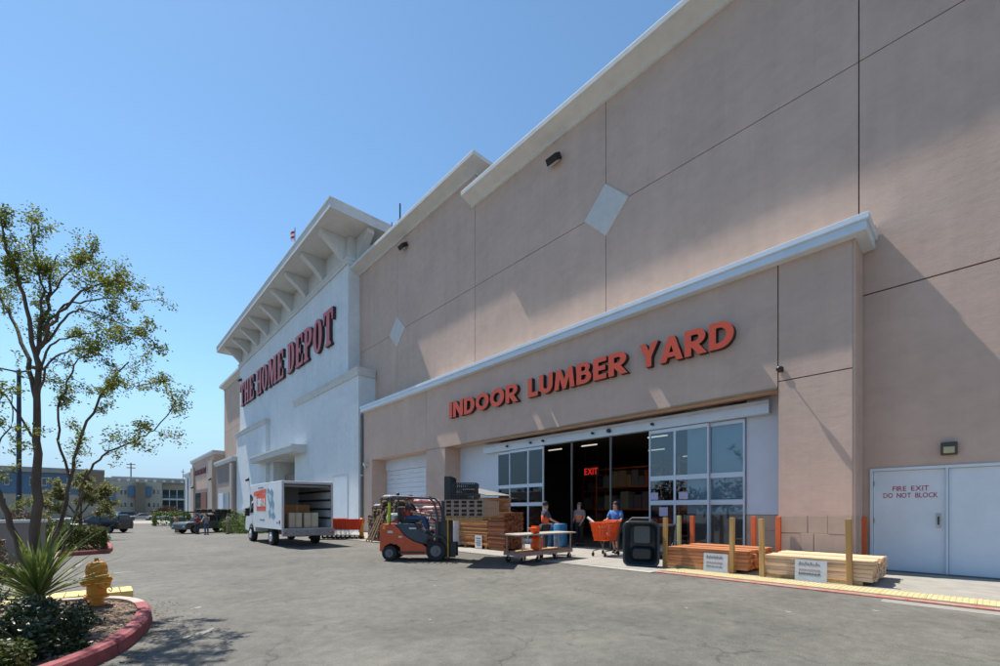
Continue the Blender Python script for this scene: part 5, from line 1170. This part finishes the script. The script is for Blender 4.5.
# ---- fire hydrant
hy = thing('fire_hydrant', 'yellow fire hydrant standing in the mulch bed', 'hydrant', (.02, 9.3, .105), R(35))
HY = mat('hydrant_yellow', (.66, .235, .012), .5, scale=14, col2=(.60, .28, .04), bump=.35, bscale=25)
MB().lathe([(.13, 0), (.13, .03), (.085, .035), (.085, .12), (.15, .125), (.155, .16), (.12, .165), (.118, .42), (.125, .44), (.145, .445), (.15, .47), (.13, .48), (.125, .50), (.135, .51), (.13, .58), (.12, .625), (.095, .67), (.05, .69), (.0, .695)], 22).build('barrel', HY, hy, smooth=False)
for (dx, dy, r_, l) in ((1, 0, .062, .20), (-1, 0, .062, .20), (0, -1, .078, .21)):
    Mx = Matrix.Rotation(R(90), 3, 'Y') if dy == 0 else Matrix.Rotation(R(90), 3, 'X'); s_ = dx if dx else 1
    MB().lathe([(r_ * .8, .08 * s_), (r_ * .8, .13 * s_), (r_, .135 * s_), (r_, .18 * s_), (r_ * .8, .19 * s_), (.02, .195 * s_), (.02, (l + .02) * s_)], 14, (0, 0, .34 if dy else .38), Mx).build('outlet_cap', HY, hy)
MB().lathe([(.03, .693), (.028, .735)], 5).build('bonnet_nut', HY, hy)
for i in range(8):
    a = i * .785; MB().lathe([(.014, .155), (.014, .18)], 6, (.137 * math.cos(a), .137 * math.sin(a), 0)).build('bolt', HY, hy)
mb = MB(); mb.tube([(.17, .0, .30), (.19, -.05, .22), (.12, -.12, .20), (.03, -.19, .25)], .008, 5); mb.build('chain', STEEL, hy)
MB().lathe([(.145, 0), (.145, .012)], 16).build('dark_base', CH, hy)

# ---- leaves and shrubs
LV = mat_island('olive_leaves', [(.06, .10, .015), (.14, .19, .025), (.26, .27, .04), (.09, .14, .02), (.34, .30, .06)], .5, .5)
LD = mat_island('dark_leaves', [(.014, .032, .014), (.028, .055, .02), (.06, .09, .035), (.035, .055, .022)], .35, .12, .5)
LH = mat_island('hedge_leaves', [(.03, .055, .012), (.07, .10, .02), (.12, .14, .03), (.09, .075, .03)], .55, .25)
LG2 = mat_island('bright_leaves', [(.05, .10, .015), (.10, .17, .03), (.17, .24, .05)], .5, .3)
LR = mat_island('rusty_leaves', [(.10, .05, .03), (.16, .08, .05), (.07, .06, .03), (.20, .13, .08)], .6, .2)
LS = mat_island('silvery_leaves', [(.16, .18, .06), (.26, .26, .10), (.36, .33, .15), (.12, .15, .05)], .55, .5)
BARK = mat('bark', (.06, .045, .036), .95, scale=6, col2=(.14, .11, .085), stretch=(1, 1, .25), bump=.9, bscale=18)
def leaf(mb, p, s, rr, droop=.0):
    d = Vector((rr.gauss(0, 1), rr.gauss(0, 1), rr.gauss(0, .7) - droop)).normalized(); u = d.cross(Vector((rr.gauss(0, 1), rr.gauss(0, 1), rr.gauss(0, 1)))).normalized(); n = len(mb.v)
    s *= rr.uniform(.65, 1.25); mb.v += [tuple(p), tuple(p + d * s * .5 + u * s * .26), tuple(p + d * s), tuple(p + d * s * .5 - u * s * .26)]; mb.face(n, n + 1, n + 2, n + 3)
def shrub(name, lab, loc, rad, n, ls, m_, seed, clumps=26, boxy=0.0, cat='shrub', group=None, stems=10):
    rr = random.Random(seed); t = thing(name, lab, cat, loc, 0, group); mb = MB(); rx, ry, rz_ = rad; cl = []
    while len(cl) < clumps:
        q = Vector((rr.uniform(-1, 1), rr.uniform(-1, 1), rr.uniform(0, 1)))
        if boxy or q.length < 1: cl.append((q, rr.uniform(.16, .34)))
    for i in range(n):
        if boxy:
            f = rr.random(); q = Vector((rr.uniform(-1, 1), rr.uniform(-1, 1), rr.uniform(0.02, 1)))
            if f < .45: q.z = 1 - abs(rr.gauss(0, .06))
            elif f < .75: q.y = (1 if rr.random() < .5 else -1) * (1 - abs(rr.gauss(0, .07)))
            else: q.x = (1 if rr.random() < .5 else -1) * (1 - abs(rr.gauss(0, .05)))
            lump = 1 + .10 * math.sin(q.x * 5 + seed) * math.cos(q.y * 4 + seed * 2); e = max(abs(q.x), abs(q.y)); q.z *= lump * (1 - .12 * e ** 6); p = Vector((q.x * rx, q.y * ry, q.z * rz_))
        else:
            c, r_ = rr.choice(cl); d = Vector((rr.gauss(0, 1), rr.gauss(0, 1), rr.gauss(0, 1))).normalized(); q = c + d * r_ * rr.uniform(.6, 1.15); q.z = max(.02, q.z); p = Vector((q.x * rx, q.y * ry, q.z * rz_))
        leaf(mb, p, ls, rr)
    mb.build('foliage', m_, t)
    st_ = MB()
    for i in range(stems):
        a = rr.uniform(0, 6.28); st_.tube([(0, 0, 0) if not boxy else (rr.uniform(-.7, .7) * rx, rr.uniform(-.6, .6) * ry, 0), (math.cos(a) * rx * .35, math.sin(a) * ry * .35, rz_ * .45), (math.cos(a) * rx * .7, math.sin(a) * ry * .7, rz_ * .8)], [.02, .012, .004], 4, M=None)
    st_.build('stem', BARK, t); return t
shrub('shrub', 'dark glossy shrub in the near left corner beside the red kerb', (-.50, 6.75, .1), (.44, .52, .50), 7500, .050, LD, 11)
shrub('shrub', 'low dark shrub right below the yucca', (-.42, 7.75, .1), (.44, .45, .36), 5200, .045, LD, 12)
shrub('shrub', 'taller dark shrub at the left edge behind the near one', (-1.05, 7.5, .1), (.48, .5, .72), 5600, .05, LD, 13)
shrub('shrub', 'dark green shrub at the bottom left edge of the bed', (-.95, 6.1, .1), (.45, .5, .52), 5200, .05, LH, 14)
shrub('shrub', 'rusty brown twiggy shrub left of the tree trunk', (-1.55, 12.6, .02), (.45, .6, .95), 2600, .07, LR, 15)
shrub('hedge', 'clipped box hedge at the end of the second planting island', (-.50, 22.6, .12), (.80, 1.0, .80), 16000, .07, LH, 21, boxy=1, cat='hedge')
shrub('hedge', 'clipped hedge behind the first one, partly behind the small tree', (-1.9, 25.6, .12), (1.1, 1.2, 1.0), 11000, .08, LH, 22, boxy=1, cat='hedge')
shrub('shrub', 'reddish brown shrub behind the clipped hedges', (-2.3, 29.5, .12), (1.1, 1.2, 1.25), 3500, .11, LR, 23)
shrub('shrub', 'low green brown mound right of the clipped hedge', (-.15, 26.2, .12), (.85, .9, .60), 3500, .09, LH, 24)
for i, (x, y, r_, h) in enumerate(((10.7, 54.5, 1.5, 2.0), (10.6, 51.0, 1.5, 1.9), (10.6, 47.6, 1.4, 2.0), (10.5, 44.4, 1.4, 1.9), (10.5, 41.4, 1.3, 1.75), (10.5, 38.4, 1.2, 1.6))):
    shrub('shrub', ['leafy green shrub at the far end of the planting by the tower', 'leafy green shrub right behind the grey pickup', 'rounded leafy shrub in front of the tower windows', 'leafy green shrub left of the box truck', 'leafy green shrub touching the truck cab from behind', 'leafy green shrub hidden mostly by the box truck'][i], (x, y, gz(y) + .03), (r_, r_, h + .3), 3400, .13, LG2 if i % 2 else LH, 40 + i, group='green shrubs along the tower')
# second island kerb
is2 = smooth_path([(-12, 33), (-3, 32), (-.2, 30), (.45, 26), (.50, 23), (.30, 21.6), (-.5, 21.0), (-3, 20.9), (-12, 21.0)])
struct(MB().sweep([(-.16, -.4), (-.16, .15), (-.03, .155), (0, .125), (.012, -.4)], is2).build('red_kerb', REDK)); mb = MB(); mb.prism(inset(is2, .15), -.4, .11, 'Z'); struct(mb.build('mulch_bed', MUL))
# low wall with a pale cap
lw = thing('low_wall', 'low brown wall with a white cap behind the tree trunk', 'wall', (-6.5, 19.9, 0))
MB().box(-6, 5.35, -.12, .12, 0, 1.18).build('wall_body', TAND, lw); MB().box(-6.05, 5.4, -.17, .17, 1.181, 1.27).build('wall_cap', mat('white_cap', (.62, .62, .60), .8, var=.08), lw)

# ---- yucca with separate sword leaves
yu = thing('yucca', 'spiky green yucca at the foot of the tree trunk', 'yucca', (-.57, 8.6, .1))
MB().lathe([(.08, 0), (.10, .12), (.09, .25), (.07, .36), (.03, .42)], 12).build('trunk', mat('fibrous_trunk', (.06, .045, .03), .95, scale=20, col2=(.14, .10, .07), bump=.9), yu)
YL = mat_island('yucca_leaf', [(.05, .10, .03), (.10, .17, .05), (.22, .26, .06), (.08, .14, .05)], .4, .3)
rr = random.Random(5); bl = []
for v_ in range(6):
    L_ = .78 + .07 * v_; W_ = .022; cur = .04 + .06 * v_; m_ = MB(); n = 9
    for i in range(n + 1):
        t_ = i / n; wd = W_ * (1 - t_ ** 2.2) + .001; y = L_ * t_; z = -cur * t_ * t_ * L_; m_.v += [(-wd, y, z + .35 * wd), (0, y, z - .2 * wd), (wd, y, z + .35 * wd)]
    for i in range(n):
        a = 3 * i; m_.face(a, a + 1, a + 4, a + 3); m_.face(a + 1, a + 2, a + 5, a + 4)
    bl.append(m_)
first_l = []
for i in range(96):
    v_ = i % 6; a = rr.uniform(0, 360); el = rr.choice((rr.uniform(15, 45), rr.uniform(40, 70), rr.uniform(55, 88)))
    if len(first_l) < 6: o = bl[v_].build('leaf', YL, yu); first_l.append(o)
    else: o = shared(first_l[v_], yu)
    o.location = (0, 0, .22 + .2 * el / 90); o.rotation_euler = Euler((R(el), R(rr.uniform(-12, 12)), R(a)), 'XYZ'); q_ = rr.uniform(.75, 1.12); o.scale = (q_ * 1.15, q_, q_)

# ---- the big open tree
def DD(u, v, d):       # point seen at (u, v) of the photograph at depth d, used to set the limbs of the tree
    s_, c_ = math.sin(math.atan(405 / 444.4)), math.cos(math.atan(405 / 444.4)); t_ = (u - 500) / 444.4
    return Vector((d * (s_ + c_ * t_), d * (c_ - s_ * t_), 1.6 + d * (509 - v) / 444.4))
def tree(name, lab, limbs, leafm, seed, twig_n, leaf_n, ls, base, twl=.55, lean=0.25, upper=None):
    rr = random.Random(seed); t = thing(name, lab, 'tree', base); B = Vector(base); mb = MB(); lm = MB()
    for pts, r0, r1, tw in limbs:
        pts = [Vector(p) - B for p in pts]; P = []
        for i in range(len(pts) - 1):
            p0, p1, p2, p3 = [pts[max(0, min(len(pts) - 1, k))] for k in (i - 1, i, i + 1, i + 2)]
            for j in range(4):
                q = j / 4; P.append(.5 * ((2 * p1) + (p2 - p0) * q + (2 * p0 - 5 * p1 + 4 * p2 - p3) * q ** 2 + (3 * p1 - p0 - 3 * p2 + p3) * q ** 3) + Vector([rr.gauss(0, .012) for _ in range(3)]))
        P.append(pts[-1]); n = len(P); mb.tube(P, [r0 + (r1 - r0) * (i / (n - 1)) ** .8 for i in range(n)], 7 if r0 > .03 else 5)
        for k in range(int(tw * twig_n)):
            f = rr.uniform(.30, 1.0) ** .7; i = min(n - 2, int(f * (n - 1))); p = P[i].lerp(P[i + 1], rr.random()); ax = (P[i + 1] - P[i]).normalized()
            def grow(p, d, L_, r_, lev):
                m = 5; Q = [p]
                for j in range(m): d = (d + Vector([rr.gauss(0, .22) for _ in range(3)]) + Vector((0, 0, .04))).normalized(); Q.append(Q[-1] + d * L_ / m)
                mb.tube(Q, [r_ * (1 - .75 * j / m) for j in range(m + 1)], 3, cap=False)
                for j in range(1, m + 1):
                    if lev < 2 and rr.random() < .75: grow(Q[j], (d + Vector([rr.gauss(0, .75) for _ in range(3)])).normalized(), L_ * rr.uniform(.35, .6), r_ * .5, lev + 1)
                    for _ in range(leaf_n if lev else max(1, leaf_n // 2)):
                        if rr.random() < .8: leaf(lm, Q[j] + Vector([rr.gauss(0, .035) for _ in range(3)]), ls, rr)
            d0 = (ax * .7 + Vector([rr.gauss(0, .7) for _ in range(3)]) + Vector((0, 0, lean))).normalized(); grow(p, d0, twl * rr.uniform(.5, 1.2), max(.006, r1 * .7), 0)
    mb.build('trunk', BARK, t, smooth=True); lm.build('crown', leafm, t); return t
d = 6.75
TL_ = [
 ([DD(38, 612, d), DD(36, 560, d), DD(38, 500, d), DD(36, 440, d), DD(38, 380, d), DD(40, 335, d + .1), DD(48, 300, d + .2), DD(52, 268, d + .3), DD(57, 255, d + .4)], .115, .007, 1.3),
 ([DD(34, 596, d), DD(24, 560, d - .1), DD(8, 515, d - .2), DD(-12, 470, d - .4), DD(-40, 420, d - .6), DD(-70, 350, d - .8)], .075, .02, 1.0),
 ([DD(40, 590, d + .05), DD(48, 550, d + .2), DD(62, 520, d + .35), DD(70, 480, d + .5), DD(80, 440, d + .6), DD(97, 405, d + .7), DD(113, 380, d + .8), DD(129, 362, d + .8)], .055, .012, 1.2),
 ([DD(46, 590, d), DD(62, 552, d - .1), DD(78, 505, d - .1), DD(90, 470, d - .15), DD(110, 452, d - .2), DD(135, 440, d - .2), DD(155, 430, d - .2), DD(176, 400, d - .25)], .036, .008, 1.1),
 ([DD(70, 480, d + .5), DD(58, 440, d + .3), DD(62, 400, d + .2), DD(75, 365, d + .1), DD(92, 352, d)], .03, .008, .9),
 ([DD(37, 400, d), DD(28, 360, d + .1), DD(18, 332, d + .3), DD(4, 305, d + .4), DD(-18, 280, d + .6), DD(-40, 262, d + .7)], .05, .012, 1.2),
 ([DD(38, 372, d), DD(30, 330, d - .2), DD(20, 285, d - .3), DD(8, 250, d - .5), DD(2, 225, d - .6)], .05, .012, 1.3),
 ([DD(39, 350, d), DD(55, 320, d - .2), DD(75, 298, d - .3), DD(90, 287, d - .4), DD(114, 281, d - .4), DD(129, 284, d - .5)], .036, .007, 1.0),
 ([DD(42, 330, d), DD(60, 308, d + .2), DD(78, 302, d + .3), DD(105, 299, d + .3), DD(132, 302, d + .4), DD(150, 300, d + .5)], .030, .006, .7),
 ([DD(44, 345, d), DD(65, 318, d - .1), DD(81, 311, d - .2), DD(100, 316, d - .4), DD(125, 326, d - .4), DD(153, 341, d - .5)], .026, .006, .8),
 ([DD(38, 375, d), DD(51, 345, d + .3), DD(72, 338, d + .5), DD(96, 332, d + .6), DD(123, 333, d + .6)], .028, .006, .8),
 ([DD(38, 395, d), DD(50, 362, d - .3), DD(72, 350, d - .5), DD(90, 350, d - .6), DD(104, 356, d - .6)], .024, .006, .6),
 ([DD(111, 383, d + .8), DD(128, 388, d + .8), DD(141, 386, d + .8), DD(155, 382, d + .9)], .014, .005, .6),
 ([DD(40, 332, d), DD(42, 290, d), DD(36, 255, d), DD(30, 228, d - .1)], .03, .008, 1.0),
 ([DD(48, 300, d + .2), DD(66, 275, d + .1), DD(80, 262, d), DD(92, 255, d)], .02, .006, .8),
 ([DD(-12, 470, d - .4), DD(-2, 445, d - .5), DD(12, 420, d - .5), DD(10, 390, d - .5)], .02, .006, .5),
 ([DD(36, 440, d), DD(20, 415, d - .2), DD(6, 395, d - .4), DD(-10, 380, d - .5)], .026, .008, .5),
]
tree('leafy_tree', 'open branching tree with sparse olive leaves at the left edge', [(p_, a_ * .72, b__ * .85, t_) for p_, a_, b__, t_ in TL_], LV, 9, 10.5, 2, .042, (DD(38, 612, d).x, DD(38, 612, d).y, .1), twl=.31, lean=.04)
b_ = (-.62, 33.6, -.1)
def lb(*p): return [Vector(b_) + Vector(q) for q in p]
tree('small_tree', 'small rounded olive green tree behind the clipped hedges', [(lb((0, 0, 0), (0.05, 0, .8), (0, 0, 1.5)), .08, .06, .2), (lb((0, 0, 1.2), (-.5, .1, 2.0), (-.9, .2, 2.8)), .05, .015, 1.6), (lb((0, 0, 1.3), (.5, -.2, 2.1), (1.0, -.2, 2.6)), .05, .015, 1.6), (lb((0, 0, 1.4), (.1, .1, 2.4), (.1, 0, 3.3)), .05, .015, 1.8), (lb((0, 0, 1.3), (-.1, -.5, 2.0), (.3, -.8, 2.7)), .04, .015, 1.6), (lb((0, 0, 1.1), (-.7, -.1, 1.5), (-1.2, 0, 1.9)), .04, .012, 1.2), (lb((0, 0, 1.1), (.7, .1, 1.5), (1.2, .1, 1.8)), .04, .012, 1.2)], LS, 31, 7, 2, .13, b_, twl=.6)

# ---- lamp post
lp_ = thing('street_lamp', 'tall dark blue lamp post with two arms beside the tree trunk', 'lamp post', (-3.16, 36.7, -.3))
LPM = mat('navy_post_paint', (.015, .03, .06), .45)
MB().tube([(0, 0, 0), (0, 0, 9.7)], [.13, .09], 10).build('pole', LPM, lp_); MB().lathe([(.25, 0), (.25, .5), (.2, .55)], 12).build('base', CONC, lp_)
MB().tube([(0, 0, 9.6), (-1.0, .8, 9.85), (-2.0, 1.6, 9.9)], .05, 6).build('arm', LPM, lp_); MB().tube([(0, 0, 9.6), (.5, -.4, 9.7)], .05, 6).build('arm', LPM, lp_)
for x, y in ((-2.4, 1.9), (.75, -.6)): MB().box(x - .35, x + .3, y - .2, y + .2, 9.78, 9.92).build('lamp_head', LPM, lp_, bevel=.03)

# ================================================================== FAR BUILDINGS
CRM = mat('cream_wall', (.42, .39, .31), .85, var=.06); BRN = mat('brown_bay_wall', (.20, .17, .12), .85, var=.06); BLW = mat('blue_wall', (.09, .17, .26), .8, var=.06); BGW = mat('beige_wall', (.38, .35, .28), .85, var=.06)
RFG = mat('grey_roof', (.30, .30, .28), .9, var=.1); TRIM = mat('trim_white', (.60, .60, .58), .7)
def AX(u, Y):
    s_, c_ = math.sin(math.atan(405 / 444.4)), math.cos(math.atan(405 / 444.4)); t_ = (u - 500) / 444.4; return Y * (s_ + c_ * t_) / (c_ - s_ * t_)
YA = 140.0; kz = YA / 98.5
def zz(v, Y=YA, u=145):
    s_, c_ = math.sin(math.atan(405 / 444.4)), math.cos(math.atan(405 / 444.4)); t_ = (u - 500) / 444.4; return 1.6 + (509 - v) / 444.4 * Y / (c_ - s_ * t_)
ap = thing('apartment_building', 'cream and brown three storey apartment block at the far end of the car park', 'building', (AX(145, YA), YA, 0)); L_ = ap.location
def ab(u0, u1, v0, v1, y0, y1, m_, nm, par=None):
    mb = MB().box(AX(u0, YA) - L_.x, AX(u1, YA) - L_.x, y0, y1, max(-1, zz(v0)), zz(v1)); return mb.build(nm, m_, par or ap)
w1 = ab(98, 162, 522, 482, 0, 12, CRM, 'wall'); ab(162, 193, 522, 482, 3, 12, CRM, 'wall'); ab(97, 194, 482, 478.4, 1.2, 13, RFG, 'roof'); ab(112, 194, 478.3, 476.6, 3.5, 10, mat('roof_plant', (.40, .39, .36), .8), 'roof_plant')
ab(135, 145, 522, 483, -1.4, -.05, BRN, 'bay'); ab(128, 134.9, 497, 486.5, -.9, -.05, BLW, 'bay'); ab(145.1, 151.5, 497, 486.5, -.9, -.05, BLW, 'bay'); ab(98, 115, 503, 492, -.5, -.05, BLW, 'blue_wall_panel'); ab(99, 113, 492, 486.5, -.4, -.05, mat('pale_panel', (.45, .50, .54), .7), 'pale_wall_panel')
for z0, z1 in ((497.5, 489), (511, 500)):
    ab(162.2, 192, z0, z1, 2.6, 2.98, mat('dark_green_recess', (.035, .06, .055), .8), 'balcony_recess')
    for k in range(4): ab(162.5 + k * 7.5, 163.2 + k * 7.5, z0, z1, 1.7, 1.9, TRIM, 'balcony_post')
    for k in range(3): ab(163.4 + k * 7.5, 169.8 + k * 7.5, z0, z0 - 3.2, 1.75, 1.85, mat('balcony_rail', (.05, .09, .09), .7), 'balcony_railing')
ab(162, 193, 499.8, 498, 1.5, 2.6, TRIM, 'balcony_slab')
for u0, v0 in ((120, 490), (124, 490), (120, 502), (124, 502), (130, 502), (153, 489), (157, 489), (153, 502), (157, 502), (148, 502), (104, 507), (110, 507)):
    f_ = ab(u0, u0 + 2.6, v0 + 5.5, v0, -.08, -.005, TRIM, 'window'); mb = MB().box(AX(u0 + .3, YA) - L_.x, AX(u0 + 2.3, YA) - L_.x, -.12, -.081, zz(v0 + 5), zz(v0 + .5)); mb.build('pane', CARGL, f_)
for u0 in range(118, 190, 9): f_ = ab(u0, u0 + 3, 481.6, 479.2, 1.1, 1.19, TRIM, 'attic_window')
YB_ = 105.0
bb = thing('long_building', 'long two tone blue and beige building behind the tree at the left', 'building', (AX(50, YB_), YB_, 0)); L2 = bb.location
def cbx(u0, u1, v0, v1, y0, y1, m_, nm, par=None):
    return MB().box(AX(u0, YB_) - L2.x, AX(u1, YB_) - L2.x, y0, y1, max(-1, zz(v0, YB_, 50)), zz(v1, YB_, 50)).build(nm, m_, par or bb)
cbx(-120, 104, 525, 494, 0, 14, BGW, 'lower_wall'); cbx(-120, 104, 493.9, 473, -.15, 14, BLW, 'upper_wall'); cbx(-122, 104.6, 472.9, 468, -.8, 14.5, RFG, 'roof'); cbx(86, 104.2, 493, 470, -1.2, -.2, BRN, 'bay')
for i in range(13):
    u0 = -60 + i * 12.5; f_ = cbx(u0, u0 + 4, 507, 498, -.1, -.01, TRIM, 'window'); MB().box(AX(u0 + .5, YB_) - L2.x, AX(u0 + 3.5, YB_) - L2.x, -.15, -.101, zz(506.3, YB_, 50), zz(498.7, YB_, 50)).build('pane', CARGL, f_)
    f_ = cbx(u0 + 2, u0 + 7, 486, 478, -.25, -.16, TRIM, 'window'); MB().box(AX(u0 + 2.5, YB_) - L2.x, AX(u0 + 6.5, YB_) - L2.x, -.3, -.251, zz(485.3, YB_, 50), zz(478.7, YB_, 50)).build('pane', CARGL, f_)
up = thing('utility_pole', 'wooden utility pole with crossarms rising behind the apartments', 'pole', (AX(131, 150), 150, -1))
MB().tube([(0, 0, 0), (0, 0, 14.6)], .15, 6).build('pole', BARK, up)
for z in (14.1, 13.2): MB().box(-.9, .9, -.08, .08, z, z + .2).build('crossarm', BARK, up)
up = thing('utility_pole', 'thin pole rising just left of the far end shop', 'pole', (AX(183, 150), 150, -1))
MB().tube([(0, 0, 0), (0, 0, 13.6)], .07, 6).build('pole', BARK, up); MB().box(-.4, .4, -.06, .06, 12.8, 12.95).build('crossarm', BARK, up)
shrub('hedge', 'bright green hedge in front of the far apartments', (AX(172, 78), 78, -.75), (2.1, 1.0, 1.8), 3000, .25, LG2, 61, boxy=1, cat='hedge')
shrub('shrub', 'reddish flowering shrub under the apartment balconies', (AX(168, 130), 130, -.75), (4.5, 2, 3.2), 3000, .4, LR, 62)
gb = thing('waste_bin', 'green waste bin beside the bright hedge far off', 'bin', (AX(178, 66), 66, -.75)); MB().prism([(-.7, .15), (-.8, 1.25), (.8, 1.25), (.7, .15)], -.55, .55, 'Y').build('bin_body', mat('bin_green', (.03, .11, .04), .5), gb); MB().box(-.84, .84, -.6, .6, 1.251, 1.33).build('lid', DARK, gb)
# ---- trees on the far side of the car park (seen mirrored in the door glass)
rr = random.Random(77); mb = MB()
for k in range(24):
    c = Vector((-52 + rr.uniform(-5, 5), -60 + k * 6 + rr.uniform(-2, 2), 0)); h = rr.uniform(5, 8.5); w_ = rr.uniform(2.6, 4.2)
    for i in range(420):
        dv = Vector((rr.gauss(0, 1), rr.gauss(0, 1), rr.gauss(0, 1))).normalized() * rr.uniform(.5, 1.05); leaf(mb, c + Vector((dv.x * w_, dv.y * w_, h * .62 + dv.z * h * .40)), .9, rr)
    mb.tube([tuple(c), tuple(c + Vector((0, 0, h * .5)))], .2, 5)
tag(mb.build('tree_belt', LD), 'dark belt of trees beyond the car park, mirrored in the sliding doors', 'trees', kind='stuff')
# ---- small litter and marks on the asphalt
PAT = mat('asphalt_patch', (.105, .098, .085), .9, scale=3, var=.2, bump=.4, bscale=90); PALE = mat('chalky_scuff', (.25, .235, .205), .9, scale=14, var=.2)
def blob(name, x, y, rx, ry, z, m_, seed, rz=0):
    r2 = random.Random(seed); pts = []
    for i in range(28):
        a = 6.283 * i / 28; q = 1 + .22 * math.sin(a * 3 + seed) + r2.uniform(-.18, .18); px, py = rx * q * math.cos(a), ry * q * math.sin(a); pts.append((x + px * math.cos(rz) - py * math.sin(rz), y + px * math.sin(rz) + py * math.cos(rz)))
    o = MB().prism(pts, z - .003, z, 'Z').build(name, m_); return struct(o)
for i, (u, v, rx, ry) in enumerate(((197, 608, .10, .05), (205, 632, .16, .06), (188, 637, .10, .03), (620, 580, .03, .02), (686, 608, .05, .02), (435, 586, .05, .03), (430, 620, .03, .02), (788, 612, .06, .03), (876, 611, .07, .04))):
    p = DD(u, v, 1.6 * 444.4 / (v - 509)); blob('pale_scuff', p.x, p.y, rx, ry, .005, PALE, i, .8)
struct(MB().box(10.0, 10.352, -.6, 1.25, -.01, .006).build('pale_concrete_patch', mat('pale_concrete2', (.27, .255, .22), .9, var=.1)))
struct(MB().prism([(-30, 93), (12.5, 93), (12.5, 113), (-30, 113)], -.9, -.744, 'Z').build('pale_concrete_lane', mat('pale_lane', (.30, .28, .25), .9, var=.1, scale=.6)))
make_car('parked_car', 'pale silver blue car nose visible between the hedge and the dark car', 'car', *SEDAN, SEDG, 1.8, PC[1], (-1.35, 1.35), .32, (-2.9, 58.0, gz(58)), R(70))
rr = random.Random(8); mb = MB()
for k in range(420):
    i = rr.randrange(len(isl) - 1); a = Vector(isl[i]); o_v = abs(rr.gauss(0, .28)) + .03; n_v = (Vector(isl[i + 1]) - a).normalized(); p = a + Vector((-n_v.y, n_v.x)) * o_v
    if p.y > 12: continue
    q = len(mb.v); an = rr.uniform(0, 6.3); l_ = rr.uniform(.012, .03); c_, s_ = math.cos(an) * l_, math.sin(an) * l_
    mb.v += [(p.x - c_, p.y - s_, .003), (p.x - s_ * .4, p.y + c_ * .4, .010), (p.x + c_, p.y + s_, .004), (p.x + s_ * .4, p.y - c_ * .4, .006)]; mb.face(q, q + 1, q + 2, q + 3)
tag(mb.build('fallen_leaves', mat_island('dry_leaves', [(.16, .09, .04), (.28, .18, .08), (.10, .07, .04)], .9)), 'dry brown leaves scattered on the asphalt along the red kerb', 'leaves', kind='stuff')
